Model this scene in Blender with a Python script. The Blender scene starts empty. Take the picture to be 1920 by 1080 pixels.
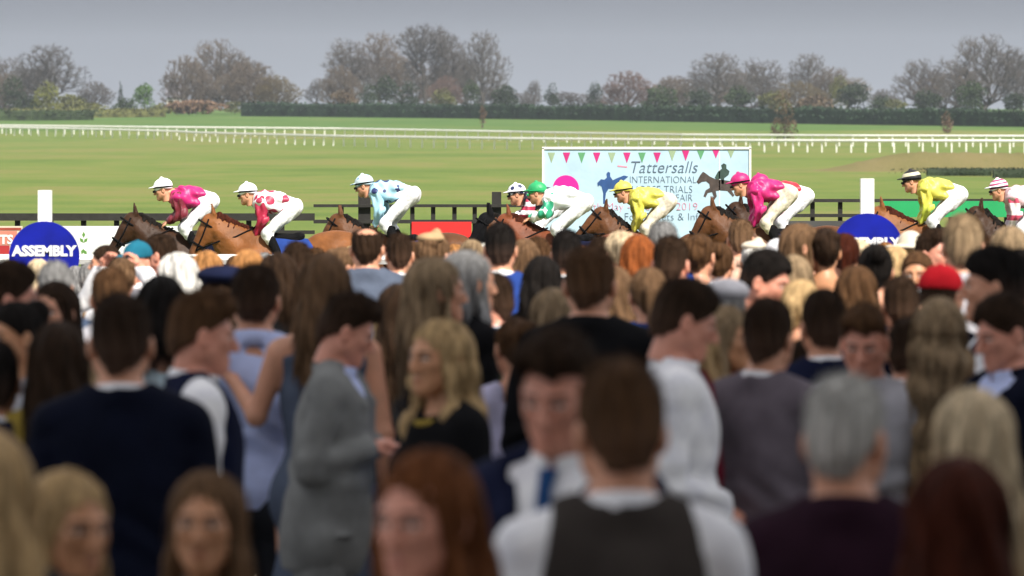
import bpy, math, random
import numpy as np
from mathutils import Vector, Matrix, Euler

# ---------------------------------------------------------------- camera, light, exposure
S = bpy.context.scene
COL = S.collection
F = 200.0 / 36.0 * 1920.0          # focal length in photograph pixels
HOR = 205.0                        # row of the eye-level line in the photograph
ZC = 3.1                           # eye height above the track

cam_d = bpy.data.cameras.new('camera')
cam = bpy.data.objects.new('camera', cam_d)
COL.objects.link(cam)
cam.location = (0, 0, ZC)
cam.rotation_euler = (math.pi / 2, 0, 0)
cam_d.lens = 200
cam_d.sensor_width = 36
cam_d.shift_y = -(540 - HOR) / 1920.0
cam_d.clip_start = 0.5
cam_d.clip_end = 9000
cam_d.dof.use_dof = True
cam_d.dof.focus_distance = 73
cam_d.dof.aperture_fstop = 6.0
S.camera = cam

SUN_EL, SUN_AZ = math.radians(46), math.radians(153)     # azimuth clockwise from +Y
to_sun = Vector((math.sin(SUN_AZ) * math.cos(SUN_EL), math.cos(SUN_AZ) * math.cos(SUN_EL), math.sin(SUN_EL)))
world = bpy.data.worlds.new('World')
S.world = world
world.use_nodes = True
wt = world.node_tree
wt.nodes.clear()
wo = wt.nodes.new('ShaderNodeOutputWorld')
wb = wt.nodes.new('ShaderNodeBackground')
sky = wt.nodes.new('ShaderNodeTexSky')
sky.sky_type = 'NISHITA'
sky.sun_disc = False
sky.sun_elevation = SUN_EL
sky.sun_rotation = SUN_AZ
sky.air_density = 1.0
sky.dust_density = 0.8
sky.ozone_density = 1.5
wb.inputs['Strength'].default_value = 0.15
# a grey bank of cloud along the horizon, broken blue and white above it
tcw = wt.nodes.new('ShaderNodeTexCoord')
spw = wt.nodes.new('ShaderNodeSeparateXYZ'); wt.links.new(tcw.outputs['Generated'], spw.inputs[0])
mpw = wt.nodes.new('ShaderNodeMapping'); mpw.inputs['Scale'].default_value = (1, 1, 9); wt.links.new(tcw.outputs['Generated'], mpw.inputs[0])
nw = wt.nodes.new('ShaderNodeTexNoise'); nw.inputs['Scale'].default_value = 3.0; nw.inputs['Detail'].default_value = 6; wt.links.new(mpw.outputs[0], nw.inputs['Vector'])
bank = wt.nodes.new('ShaderNodeValToRGB')
bank.color_ramp.elements[0].position = 0.0; bank.color_ramp.elements[0].color = (1.72, 1.83, 2.05, 1)
bank.color_ramp.elements[1].position = 0.022; bank.color_ramp.elements[1].color = (1.02, 1.09, 1.27, 1)
wt.links.new(spw.outputs['Z'], bank.inputs[0])
cl = wt.nodes.new('ShaderNodeMix'); cl.data_type = 'RGBA'; cl.blend_type = 'MULTIPLY'; cl.inputs[0].default_value = .35
wt.links.new(bank.outputs[0], cl.inputs[6]); wt.links.new(nw.outputs['Fac'], cl.inputs[7])
hi = wt.nodes.new('ShaderNodeMapRange'); hi.inputs['From Min'].default_value = .06; hi.inputs['From Max'].default_value = .22
wt.links.new(spw.outputs['Z'], hi.inputs[0])
mxw = wt.nodes.new('ShaderNodeMix'); mxw.data_type = 'RGBA'
upc = wt.nodes.new('ShaderNodeMix'); upc.data_type = 'RGBA'; upc.inputs[0].default_value = .75; upc.inputs[7].default_value = (4.1, 3.85, 3.6, 1)   # thin white cloud overhead
wt.links.new(sky.outputs[0], upc.inputs[6])
wt.links.new(hi.outputs[0], mxw.inputs[0]); wt.links.new(cl.outputs[2], mxw.inputs[6]); wt.links.new(upc.outputs[2], mxw.inputs[7])
wt.links.new(mxw.outputs[2], wb.inputs['Color'])
wt.links.new(wb.outputs[0], wo.inputs[0])

sun_d = bpy.data.lights.new('sun', 'SUN')
sun_d.energy = 4.6
sun_d.angle = math.radians(0.5)
sun_d.color = (1.0, 0.93, 0.83)
sun = bpy.data.objects.new('sun', sun_d)
COL.objects.link(sun)
sun.rotation_euler = to_sun.to_track_quat('Z', 'Y').to_euler()

S.view_settings.view_transform = 'Standard'
S.view_settings.look = 'None'
S.view_settings.exposure = 0.66
S.view_settings.gamma = 1.0
try:
    S.cycles.max_bounces = 6
    S.cycles.transparent_max_bounces = 8
    S.cycles.use_denoising = True
except Exception:
    pass

# ---------------------------------------------------------------- helpers
GP = [(-60, .85), (12, .85), (35, .55), (56, .42), (62, .0), (100, .0), (150, -.25), (600, -1.4),
      (800, -1.4), (1000, .0), (1300, 1.6), (1600, 2.7), (2200, 3.2), (9000, 3.2)]
GPX = [a for a, b in GP]; GPZ = [b for a, b in GP]
def g(y): return float(np.interp(y, GPX, GPZ))
def X(px, d): return (px - 960.0) * d / F
def Z(py, d): return ZC - (py - HOR) * d / F
def ydepth(py, lo=200.0, hi=1300.0):          # where the ground meets a sight line
    for _ in range(40):
        m = (lo + hi) / 2
        if HOR + (ZC - g(m)) * F / m > py: lo = m
        else: hi = m
    return lo

def tag(o, label=None, cat=None, group=None, kind=None):
    if label: o['label'] = label
    if cat: o['category'] = cat
    if group: o['group'] = group
    if kind: o['kind'] = kind
    return o

def mk(name, V, faces, smooth=True):
    """faces: a list of index arrays (N x 3 or N x 4) or python lists"""
    me = bpy.data.meshes.new(name)
    V = np.asarray(V, np.float32).reshape(-1, 3)
    arrs = [np.asarray(f, np.int32) for f in faces if len(f)]
    me.vertices.add(len(V)); me.vertices.foreach_set('co', V.ravel())
    li = np.concatenate([a.ravel() for a in arrs])
    tot = np.concatenate([np.full(len(a), a.shape[1], np.int32) for a in arrs])
    st = np.concatenate([[0], np.cumsum(tot)[:-1]]).astype(np.int32)
    me.loops.add(len(li)); me.loops.foreach_set('vertex_index', li.astype(np.int32))
    me.polygons.add(len(tot)); me.polygons.foreach_set('loop_start', st)
    try: me.polygons.foreach_set('loop_total', tot)
    except Exception: pass
    me.polygons.foreach_set('use_smooth', np.full(len(tot), smooth, bool))
    me.update(calc_edges=True)
    me.validate()
    return me

def ob(name, me, mat=None, parent=None, loc=(0, 0, 0), rot=(0, 0, 0), scale=(1, 1, 1)):
    o = bpy.data.objects.new(name, me)
    COL.objects.link(o)
    o.location = loc; o.rotation_euler = rot; o.scale = scale
    if parent: o.parent = parent
    if mat is not None and me is not None:
        if hasattr(me, 'materials'):
            if not me.materials: me.materials.append(None)
            o.material_slots[0].link = 'OBJECT'
            o.material_slots[0].material = mat
    return o

def empty(name, loc=(0, 0, 0), rz=0.0, scale=1.0):
    o = bpy.data.objects.new(name, None)
    COL.objects.link(o)
    o.location = loc; o.rotation_euler = (0, 0, rz); o.scale = (scale,) * 3 if np.isscalar(scale) else scale
    return o

class MB:
    """collects boxes and tubes into one mesh"""
    def __init__(s): s.V = []; s.Q = []; s.T = []; s.n = 0
    def add(s, V, Q=(), T=()):
        V = np.asarray(V, float)
        if len(Q): s.Q.append(np.asarray(Q) + s.n)
        if len(T): s.T.append(np.asarray(T) + s.n)
        s.V.append(V); s.n += len(V)
    def box(s, a, b):
        x0, y0, z0 = a; x1, y1, z1 = b
        V = [(x0,y0,z0),(x1,y0,z0),(x1,y1,z0),(x0,y1,z0),(x0,y0,z1),(x1,y0,z1),(x1,y1,z1),(x0,y1,z1)]
        s.add(V, [(0,3,2,1),(4,5,6,7),(0,1,5,4),(1,2,6,5),(2,3,7,6),(3,0,4,7)])
    def tube(s, pts, rad, n=6, flat=1.0):
        pts = [np.asarray(p, float) for p in pts]
        rad = [rad] * len(pts) if np.isscalar(rad) else rad
        rings = []
        ref = None
        for i, p in enumerate(pts):
            d = pts[min(i + 1, len(pts) - 1)] - pts[max(i - 1, 0)]
            d = d / (np.linalg.norm(d) + 1e-9)
            if ref is None:
                ref = np.array([0, 0, 1.0]) if abs(d[2]) < .9 else np.array([1.0, 0, 0])
            u = np.cross(d, ref); u /= np.linalg.norm(u) + 1e-9
            v = np.cross(u, d); ref = v
            an = np.arange(n) * 2 * math.pi / n
            rings.append(p + rad[i] * (np.outer(np.cos(an), u) + flat * np.outer(np.sin(an), v)))
        V = np.concatenate(rings + [[pts[0]], [pts[-1]]])
        Q = []; T = []
        m = len(pts)
        for i in range(m - 1):
            for j in range(n):
                k = (j + 1) % n
                Q.append((i*n+j, i*n+k, (i+1)*n+k, (i+1)*n+j))
        for j in range(n):
            k = (j + 1) % n
            T.append((m*n, k, j)); T.append((m*n+1, (m-1)*n+j, (m-1)*n+k))
        s.add(V, Q, T)
    def mesh(s, name, smooth=False):
        return mk(name, np.concatenate(s.V), [np.concatenate(s.Q) if s.Q else [], np.concatenate(s.T) if s.T else []], smooth)
    def obj(s, name, mat, parent=None, smooth=False, **k):
        return ob(name, s.mesh(name, smooth), mat, parent, **k)

# ---------------------------------------------------------------- materials
def newmat(name):
    m = bpy.data.materials.new(name); m.use_nodes = True
    nt = m.node_tree
    return m, nt, nt.nodes['Principled BSDF']
MATS = {}
def mat(name, col, rough=.7, var=.15, scale=8.0, bump=0.0, bscale=40.0, stretch=(1, 1, 1), metal=0.0, sheen=0.0, spec=.5):
    """one colour with procedural variation in object space"""
    if name in MATS: return MATS[name]
    m, nt, b = newmat(name)
    tc = nt.nodes.new('ShaderNodeTexCoord'); mp = nt.nodes.new('ShaderNodeMapping')
    mp.inputs['Scale'].default_value = stretch
    nt.links.new(tc.outputs['Object'], mp.inputs['Vector'])
    no = nt.nodes.new('ShaderNodeTexNoise'); no.inputs['Scale'].default_value = scale; no.inputs['Detail'].default_value = 5
    nt.links.new(mp.outputs[0], no.inputs['Vector'])
    rp = nt.nodes.new('ShaderNodeValToRGB')
    rp.color_ramp.elements[0].position = .3; rp.color_ramp.elements[1].position = .7
    rp.color_ramp.elements[0].color = tuple(c * (1 - var) for c in col) + (1,)
    rp.color_ramp.elements[1].color = tuple(min(1, c * (1 + var)) for c in col) + (1,)
    nt.links.new(no.outputs['Fac'], rp.inputs['Fac'])
    nt.links.new(rp.outputs[0], b.inputs['Base Color'])
    b.inputs['Roughness'].default_value = rough
    b.inputs['Metallic'].default_value = metal
    b.inputs['Specular IOR Level'].default_value = spec
    if sheen: b.inputs['Sheen Weight'].default_value = sheen
    if bump:
        n2 = nt.nodes.new('ShaderNodeTexNoise'); n2.inputs['Scale'].default_value = bscale; n2.inputs['Detail'].default_value = 3
        nt.links.new(mp.outputs[0], n2.inputs['Vector'])
        bp = nt.nodes.new('ShaderNodeBump'); bp.inputs['Strength'].default_value = bump; bp.inputs['Distance'].default_value = .02
        nt.links.new(n2.outputs['Fac'], bp.inputs['Height']); nt.links.new(bp.outputs[0], b.inputs['Normal'])
    MATS[name] = m
    return m

CLOTH = dict(navy=(.008,.011,.033), deepnavy=(.0035,.005,.014), black=(.006,.006,.007), charcoal=(.022,.023,.027), grey=(.13,.13,.135), greyblue=(.085,.105,.15),
    tweed=(.20,.205,.20), mauvegrey=(.125,.105,.125), blue=(.02,.07,.20), royal=(.02,.05,.22), paleblue=(.50,.57,.86), white=(.84,.85,.92), cream=(.66,.60,.48),
    burgundy=(.022,.008,.016), red=(.45,.012,.02), maroon=(.16,.015,.03), olive=(.07,.07,.035), brownblack=(.045,.038,.034), pink=(.62,.2,.28), peach=(.62,.40,.30),
    lavender=(.50,.48,.66), palegreen=(.38,.46,.40), tan=(.42,.29,.16), mustard=(.35,.25,.05), teal=(.015,.13,.20), yellow=(.62,.57,.09), slate=(.06,.085,.14),
    lightgrey=(.42,.42,.46), paleaqua=(.55,.68,.74), magenta=(.50,.012,.15), skyblue=(.36,.62,.78), green=(.02,.34,.12), silkred=(.60,.02,.04), lime=(.55,.62,.08))
def cloth(c):
    return mat('cloth_' + c, CLOTH[c], .9, .2, 9, .15, 90, sheen=.0, spec=.08)
def silk(c):
    return mat('silk_' + c, CLOTH[c], .45, .12, 7, .25, 25)
HAIR = dict(black=(.011,.009,.008), dark=(.030,.017,.010), brown=(.082,.042,.020), midbrown=(.135,.078,.042), ash=(.26,.185,.11), blonde=(.44,.30,.15), pale=(.58,.46,.30),
    auburn=(.14,.050,.018), redbrown=(.050,.012,.006), red=(.24,.07,.02), grey=(.22,.22,.22), silver=(.47,.46,.43), white=(.62,.61,.58), ginger=(.36,.17,.06))
def hair(c):
    return mat('hair_' + c, HAIR[c], .58, .5, 14, .6, 60, stretch=(3.5, 3.5, .35), spec=.06)
def fade(c):
    k = 'fade_' + c
    if k in MATS: return MATS[k]
    m = hair(c).copy(); m.name = k; nt = m.node_tree; b = nt.nodes['Principled BSDF']
    src = b.inputs['Base Color'].links[0].from_socket
    tc = nt.nodes.new('ShaderNodeTexCoord'); sp = nt.nodes.new('ShaderNodeSeparateXYZ'); nt.links.new(tc.outputs['Object'], sp.inputs[0])
    no = nt.nodes.new('ShaderNodeTexNoise'); no.inputs['Scale'].default_value = 60; nt.links.new(tc.outputs['Object'], no.inputs[0])
    ad = nt.nodes.new('ShaderNodeMath'); ad.operation = 'MULTIPLY_ADD'; nt.links.new(no.outputs[0], ad.inputs[0]); ad.inputs[1].default_value = .09; nt.links.new(sp.outputs['Z'], ad.inputs[2])
    mr = nt.nodes.new('ShaderNodeMapRange'); mr.inputs['From Min'].default_value = -.075; mr.inputs['From Max'].default_value = .09; mr.inputs['To Min'].default_value = .5; mr.inputs['To Max'].default_value = 0
    nt.links.new(ad.outputs[0], mr.inputs[0])
    mx = nt.nodes.new('ShaderNodeMix'); mx.data_type = 'RGBA'; nt.links.new(mr.outputs[0], mx.inputs[0]); nt.links.new(src, mx.inputs[6]); mx.inputs[7].default_value = (.15, .085, .06, 1)
    nt.links.new(mx.outputs[2], b.inputs['Base Color'])
    MATS[k] = m; return m
def skinmat(name, col):
    k = 'skin_' + name
    if k in MATS: return MATS[k]
    m, nt, b = newmat(k)
    at = nt.nodes.new('ShaderNodeAttribute'); at.attribute_name = 'feat'
    sp = nt.nodes.new('ShaderNodeSeparateColor'); nt.links.new(at.outputs['Color'], sp.inputs[0])
    tc = nt.nodes.new('ShaderNodeTexCoord'); no = nt.nodes.new('ShaderNodeTexNoise'); no.inputs['Scale'].default_value = 14; no.inputs['Detail'].default_value = 4
    nt.links.new(tc.outputs['Object'], no.inputs['Vector'])
    rp = nt.nodes.new('ShaderNodeValToRGB')
    rp.color_ramp.elements[0].position = .3; rp.color_ramp.elements[1].position = .72
    rp.color_ramp.elements[0].color = tuple(c * .88 for c in col) + (1,)
    rp.color_ramp.elements[1].color = (min(1, col[0] * 1.1), col[1] * 1.02, col[2], 1)
    nt.links.new(no.outputs['Fac'], rp.inputs[0])
    prev = rp.outputs[0]
    for ch, c in (('Red', (col[0] * .72, col[1] * .50, col[2] * .52)), ('Green', (.035, .022, .016)), ('Blue', (.7, .68, .65))):
        mx = nt.nodes.new('ShaderNodeMix'); mx.data_type = 'RGBA'
        nt.links.new(sp.outputs[ch], mx.inputs[0]); nt.links.new(prev, mx.inputs[6]); mx.inputs[7].default_value = c + (1,)
        prev = mx.outputs[2]
    nt.links.new(prev, b.inputs['Base Color'])
    b.inputs['Roughness'].default_value = .48
    b.inputs['Subsurface Weight'].default_value = .0
    MATS[k] = m
    return m
SKIN = dict(fair=(.60,.30,.185), pink=(.64,.29,.20), tan=(.54,.27,.14), deep=(.33,.18,.11))
WHITE = mat('white_paint', (.76, .76, .72), .55, .14, 5, .2, 30)
DARKWOOD = mat('dark_timber', (.016, .015, .013), .8, .3, 12)
METAL = mat('steel', (.35, .36, .37), .4, .1, 6, metal=.8)
# ---------------------------------------------------------------- ground
def grass_mat(name, stops, mown=False):
    m, nt, b = newmat(name)
    tc = nt.nodes.new('ShaderNodeTexCoord')
    def noise(sc, stretch, det=4):
        mp = nt.nodes.new('ShaderNodeMapping'); mp.inputs['Scale'].default_value = stretch
        nt.links.new(tc.outputs['Object'], mp.inputs[0])
        n = nt.nodes.new('ShaderNodeTexNoise'); n.inputs['Scale'].default_value = sc; n.inputs['Detail'].default_value = det
        nt.links.new(mp.outputs[0], n.inputs['Vector']); return n.outputs['Fac']
    a = noise(.035, (1, .45, 1), 8); c = noise(.5, (.6, .22, 1), 4); f = noise(6, (1, .3, 1), 3)
    def mth(op, x, y):
        n = nt.nodes.new('ShaderNodeMath'); n.operation = op
        for i, v in enumerate((x, y)):
            if isinstance(v, float): n.inputs[i].default_value = v
            else: nt.links.new(v, n.inputs[i])
        return n.outputs[0]
    s = mth('ADD', mth('MULTIPLY', a, .5), mth('ADD', mth('MULTIPLY', c, .3), mth('MULTIPLY', f, .2)))
    if mown:
        wv = nt.nodes.new('ShaderNodeTexWave'); wv.wave_type = 'BANDS'; wv.bands_direction = 'Y'; wv.inputs['Scale'].default_value = .022; wv.inputs['Distortion'].default_value = 2.5; wv.inputs['Detail'].default_value = 2; wv.inputs['Detail Scale'].default_value = .4
        nt.links.new(tc.outputs['Object'], wv.inputs['Vector'])
        s = mth('ADD', s, mth('MULTIPLY', mth('SUBTRACT', wv.outputs['Fac'], .5), .03))
    rp = nt.nodes.new('ShaderNodeValToRGB')
    el = rp.color_ramp.elements
    el[0].position = stops[0][0]; el[0].color = stops[0][1] + (1,)
    el[1].position = stops[-1][0]; el[1].color = stops[-1][1] + (1,)
    for p, cc in stops[1:-1]:
        e = el.new(p); e.color = cc + (1,)
    nt.links.new(s, rp.inputs[0]); nt.links.new(rp.outputs[0], b.inputs['Base Color'])
    b.inputs['Roughness'].default_value = .9; b.inputs['Specular IOR Level'].default_value = .15
    bp = nt.nodes.new('ShaderNodeBump'); bp.inputs['Strength'].default_value = .5; bp.inputs['Distance'].default_value = .08
    nt.links.new(f, bp.inputs['Height']); nt.links.new(bp.outputs[0], b.inputs['Normal'])
    return m
GRASS = grass_mat('racecourse_grass', [(.36, (.078, .125, .022)), (.45, (.108, .160, .030)), (.51, (.132, .172, .036)), (.57, (.175, .172, .052)), (.65, (.105, .148, .032))], True)
FIELD = grass_mat('far_field_grass', [(.38, (.055, .120, .022)), (.5, (.075, .145, .030)), (.62, (.105, .15, .036))])

def ground_mesh():
    ys = sorted(set([y for y in range(-60, 160, 4)] + [y for y in range(160, 1700, 20)] + [1700, 2000, 2400, 3000, 4500, 6500, 8500] + [12, 35, 56, 62]))
    xs = [-2500, -1200, -600, -300, -150, -80, -40, -20, -10, 0, 10, 20, 40, 80, 150, 300, 600, 1200, 2500]
    V = [(x, y, g(y)) for y in ys for x in xs]
    n = len(xs); A = []; B = []
    for j in range(len(ys) - 1):
        for i in range(n - 1):
            q = (j*n+i, j*n+i+1, (j+1)*n+i+1, (j+1)*n+i)
            (B if ys[j] >= 940 else A).append(q)
    me = mk('ground', V, [A + B], False)
    me.materials.append(None); me.materials.append(None)
    idx = np.array([0] * len(A) + [1] * len(B), np.int32)
    me.polygons.foreach_set('material_index', idx)
    o = bpy.data.objects.new('ground', me); COL.objects.link(o)
    for k, mm in enumerate((GRASS, FIELD)):
        o.material_slots[k].link = 'OBJECT'; o.material_slots[k].material = mm
    return tag(o, kind='structure')
ground_mesh()

def strip(name, x0, x1, ys, dz, material):
    V = []
    for y in ys:
        V += [(x0, y, g(y) + dz), (x1, y, g(y) + dz)]
    Q = [(2*i, 2*i+1, 2*i+3, 2*i+2) for i in range(len(ys) - 1)]
    return tag(ob(name, mk(name, V, [Q], False), material), kind='structure')
APRON = mat('apron_tarmac', (.16, .155, .15), .9, .2, 1.3, .4, 60)
strip('apron', -60, 60, [-30, 12, 24, 35, 45, 55.6], .012, APRON)
mb = MB(); mb.box((-60, 55.6, .25), (60, 55.85, g(56) + .06))
tag(mb.obj('kerb', mat('concrete', (.33, .32, .30), .9, .15, 3, .3, 30)), kind='structure')

# ---------------------------------------------------------------- grandstand behind the camera: its roof shades the near half of the crowd
CONC = MATS['concrete']
PALE = mat('pale_cladding', (.62, .61, .58), .7, .06, 1)
gs = empty('grandstand', (0, 0, .85))
tag(gs, 'tall pale grandstand with a high roof standing behind the crowd', 'grandstand')
m_ = MB()
for i in range(9):
    m_.box((-3, -2.4 - i * 1.2, -.6), (25, -1.2 - i * 1.2, .35 + i * .6))
m_.obj('terrace', CONC, gs)
m_ = MB(); m_.box((-3, -14.0, -.6), (25, -13.0, 29.2)); m_.obj('back_wall', PALE, gs)
for x in (-3.4, 25.0):
    m_ = MB(); m_.box((x, -14.0, -.6), (x + .4, -4.2, 29.2)); m_.obj('side_wall', PALE, gs)
m_ = MB(); m_.box((-4, -15, 29.2), (26, -2.6, 30.2)); m_.obj('roof', mat('roof_metal', (.5, .51, .52), .6, .1, 2), gs)
for z in (12, 20):
    m_ = MB(); m_.box((-3, -12.98, z), (25, -6.0, z + .5)); m_.obj('balcony', PALE, gs)
for x in (-2.6, 7, 15.6, 24.2):
    m_ = MB(); m_.box((x, -4.8, 3.0), (x + .4, -4.3, 29.2)); m_.obj('column', PALE, gs)

# ---------------------------------------------------------------- rails and fences
def rail_line(name, pts, top_h, label, cat, n_posts, rail_r=.07, post_r=.045, material=WHITE, post_phase=.5, bars=(0,)):
    """pts: (x, y) world points; rail bars follow the ground, posts evenly along it"""
    P = [np.array((x, y, g(y) - .0)) for x, y in pts]
    root = empty(name, tuple(P[0])); tag(root, label, cat)
    off = P[0]
    for b in bars:
        mb = MB(); mb.tube([p - off + (0, 0, top_h - b) for p in P], rail_r if b == 0 else rail_r * .7, 6)
        mb.obj('rail', material, root)
    L = np.concatenate([[0], np.cumsum([np.linalg.norm(P[i+1] - P[i]) for i in range(len(P) - 1)])])
    pm = None
    for k in range(n_posts):
        t = (k + post_phase) * L[-1] / n_posts
        x = P[0][0] + (P[-1][0] - P[0][0]) * (k + post_phase) / n_posts; y = np.interp(x, [p[0] for p in P], [p[1] for p in P])
        if pm is None:
            q = MB(); q.box((-post_r, -post_r, -.2), (post_r, post_r, top_h - .02)); pm = q.mesh('post')
        ob('post', pm, material, root, loc=tuple(np.array((x, y, g(y))) - off))
    return root
def densify(pp, n=8):
    out = []
    for i in range(len(pp) - 1):
        for k in range(n):
            t = k / n; out.append((pp[i][0] * (1 - t) + pp[i+1][0] * t, pp[i][1] * (1 - t) + pp[i+1][1] * t))
    return out + [pp[-1]]
def track_pts(rows):
    pp = []
    for px, py in rows:
        d = ydepth(py); pp.append((X(px, d), d))
    return densify(pp)
NEAR = track_pts([(-70, 252), (130, 256), (330, 262), (640, 274), (960, 280), (1280, 284), (1600, 286), (1990, 287)])
FARR = track_pts([(-70, 249.5), (270, 254), (640, 257.5), (960, 264), (1280, 272), (1600, 274.5), (1990, 276)])
rail_line('running_rail', NEAR, 1.22, 'white running rail on posts along the near side of the far track bend', 'rail', 99, .17, .065)
rail_line('running_rail', FARR, 1.3, 'white running rail on posts along the outer side of the far track bend', 'rail', 99, .16, .07)
CR = densify([(-20, 55.2), (20, 55.2)], 12)
rail_line('crowd_rail', CR, 1.22, 'white rail between the front of the crowd and the horses', 'rail', 30, .055, .05, bars=(0, .45))

def dark_fence(x0px, x1px, d, tops, thick, post_px, post_top, label, base=None):
    root = empty('trackside_fence', (0, d, 0)); tag(root, label, 'fence')
    for t, th in zip(tops, thick):
        mb = MB(); z = Z(t, d); mb.box((X(x0px, d), -.04, z - th), (X(x1px, d), .04, z)); mb.obj('rail', DARKWOOD, root)
    for p, w, tp in post_px:
        mb = MB(); mb.box((X(p, d) - w / 2, .042, -.3), (X(p, d) + w / 2, .13, Z(tp, d))); mb.obj('post', DARKWOOD, root)
    if base:
        mb = MB(); mb.box((X(base[0], d), -.09, Z(base[2], d)), (X(base[1], d), -.044, Z(base[3], d))); mb.obj('base_board', mat('dark_board', (.05, .05, .052), .7, .2, 3), root)
    return root
dark_fence(-40, 590, 78.0, (400, 432), (.10, .05), [(p, .07, 402) for p in range(-30, 590, 62)], 402, 'dark timber fence with a thick top rail behind the leading horses')
dark_fence(588, 1022, 78.3, (383, 412), (.04, .05), [(683, .17, 354), (773, .06, 385), (812, .06, 385), (852, .06, 385), (931, .13, 360), (640, .06, 385), (725, .06, 385), (890, .06, 385), (985, .06, 385)], 385, 'dark fence with two tall square posts behind the pale blue jockey')
dark_fence(1402, 1960, 79.0, (373, 401), (.045, .045), [(p, .06, 374) for p in range(1420, 1960, 52)], 374, 'black post and rail fence beside the showcase banner', base=(1440, 1600, 441, 414))

def board(name, x0, x1, y0, y1, d, material, label, cat, thick=.05, feet=True, frame=None):
    root = empty(name, (X((x0 + x1) / 2, d), d, 0)); tag(root, label, cat)
    w = (x1 - x0) * d / F / 2
    mb = MB(); mb.box((-w, 0, Z(y1, d)), (w, thick, Z(y0, d))); mb.obj('panel', material, root)
    for s in (-1, 1):
        mb = MB(); mb.box((s * w * .9 - .04, thick + .004, -.1), (s * w * .9 + .04, thick + .09, Z(y0, d) - .04)); mb.obj('leg', DARKWOOD, root)
    return root, w
def text(body, size, loc, material, parent, align='CENTER', bold=0.0, shear=0.0, sx=1.0, name='lettering'):
    c = bpy.data.curves.new(name, 'FONT'); c.body = body; c.size = size; c.align_x = align; c.offset = bold; c.shear = shear
    c.extrude = .0015; c.resolution_u = 3
    o = bpy.data.objects.new(name, c); COL.objects.link(o)
    o.location = loc; o.rotation_euler = (math.pi / 2, 0, 0); o.scale = (sx, 1, 1); o.parent = parent
    me = bpy.data.meshes.new_from_object(o); me.name = name
    bpy.data.objects.remove(o); bpy.data.curves.remove(c)
    me.materials.clear()
    return ob(name, me, material, parent, loc=loc, rot=(math.pi / 2, 0, 0), scale=(sx, 1, 1))
def poly(name, pts, y, material, parent, th=.003):
    """flat printed shape: outline in the local xz plane, thin"""
    from mathutils.geometry import tessellate_polygon
    T = tessellate_polygon([[Vector((p[0], p[1], 0)) for p in pts]])
    V = [(p[0], y, p[1]) for p in pts]; F3 = []
    for t in T:
        a_, b_2, c_2 = (Vector(V[i]) for i in t)
        F3.append(t if (b_2 - a_).cross(c_2 - a_).y < 0 else t[::-1])
    return ob(name, mk(name, V, [F3], False), material, parent)

PW = mat('printed_white', (.72, .73, .74), .45, .04, 2)
b_, w = board('advertising_board', 96, 345, 424, 484, 77, PW, 'plain white advertising board with a small green crest behind the first horse', 'board')
d = 77
GRN = mat('print_green', (.10, .24, .05), .5, .1, 4)
cx = X(157, d) - b_.location.x
for k, (ang, zz) in enumerate(((50, 455), (130, 455), (90, 446), (250, 466), (300, 468))):
    a = math.radians(ang); r = .085
    p0 = np.array((cx, Z(zz, d))); u = np.array((math.cos(a), math.sin(a))); v = np.array((-u[1], u[0]))
    poly('crest', [p0, p0 + u * r * .5 + v * .022, p0 + u * r, p0 + u * r * .5 - v * .022], -.004, GRN, b_)
b_, w = board('advertising_board', -60, 42, 424, 484, 76.8, mat('print_cream', (.60, .52, .42), .5, .06, 3), 'cream and red advertising board ending in TS behind the assembly sign', 'board')
d = 76.8
ox = b_.location.x
RB = mat('print_brick', (.30, .05, .03), .5, .12, 3); RD = mat('print_red', (.36, .02, .025), .5, .08, 3)
poly('band', [(X(-60, d) - ox, Z(427, d)), (X(40, d) - ox, Z(427, d)), (X(40, d) - ox, Z(432, d)), (X(-60, d) - ox, Z(432, d))], -.004, RB, b_)
poly('band', [(X(-60, d) - ox, Z(460, d)), (X(18, d) - ox, Z(460, d)), (X(18, d) - ox, Z(479, d)), (X(-60, d) - ox, Z(479, d))], -.004, RD, b_)
poly('band', [(X(-60, d) - ox, Z(433, d)), (X(32, d) - ox, Z(433, d)), (X(32, d) - ox, Z(459, d)), (X(-60, d) - ox, Z(459, d))], -.004, mat('print_rose', (.55, .19, .14), .5, .1, 3), b_)
text('TS', .17, (X(12, d) - ox, -.009, Z(457, d)), PW, b_, bold=.006)
board('advertising_board', 772, 884, 416, 462, 77.6, mat('print_scarlet', (.60, .022, .022), .45, .08, 2), 'bright red advertising board behind the dark horse head with a mesh hood', 'board')
board('advertising_board', 1652, 1960, 377, 407, 77.8, mat('print_emerald', (.015, .30, .10), .45, .08, 2), 'long emerald green advertising board behind the last two jockeys', 'board')

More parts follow.
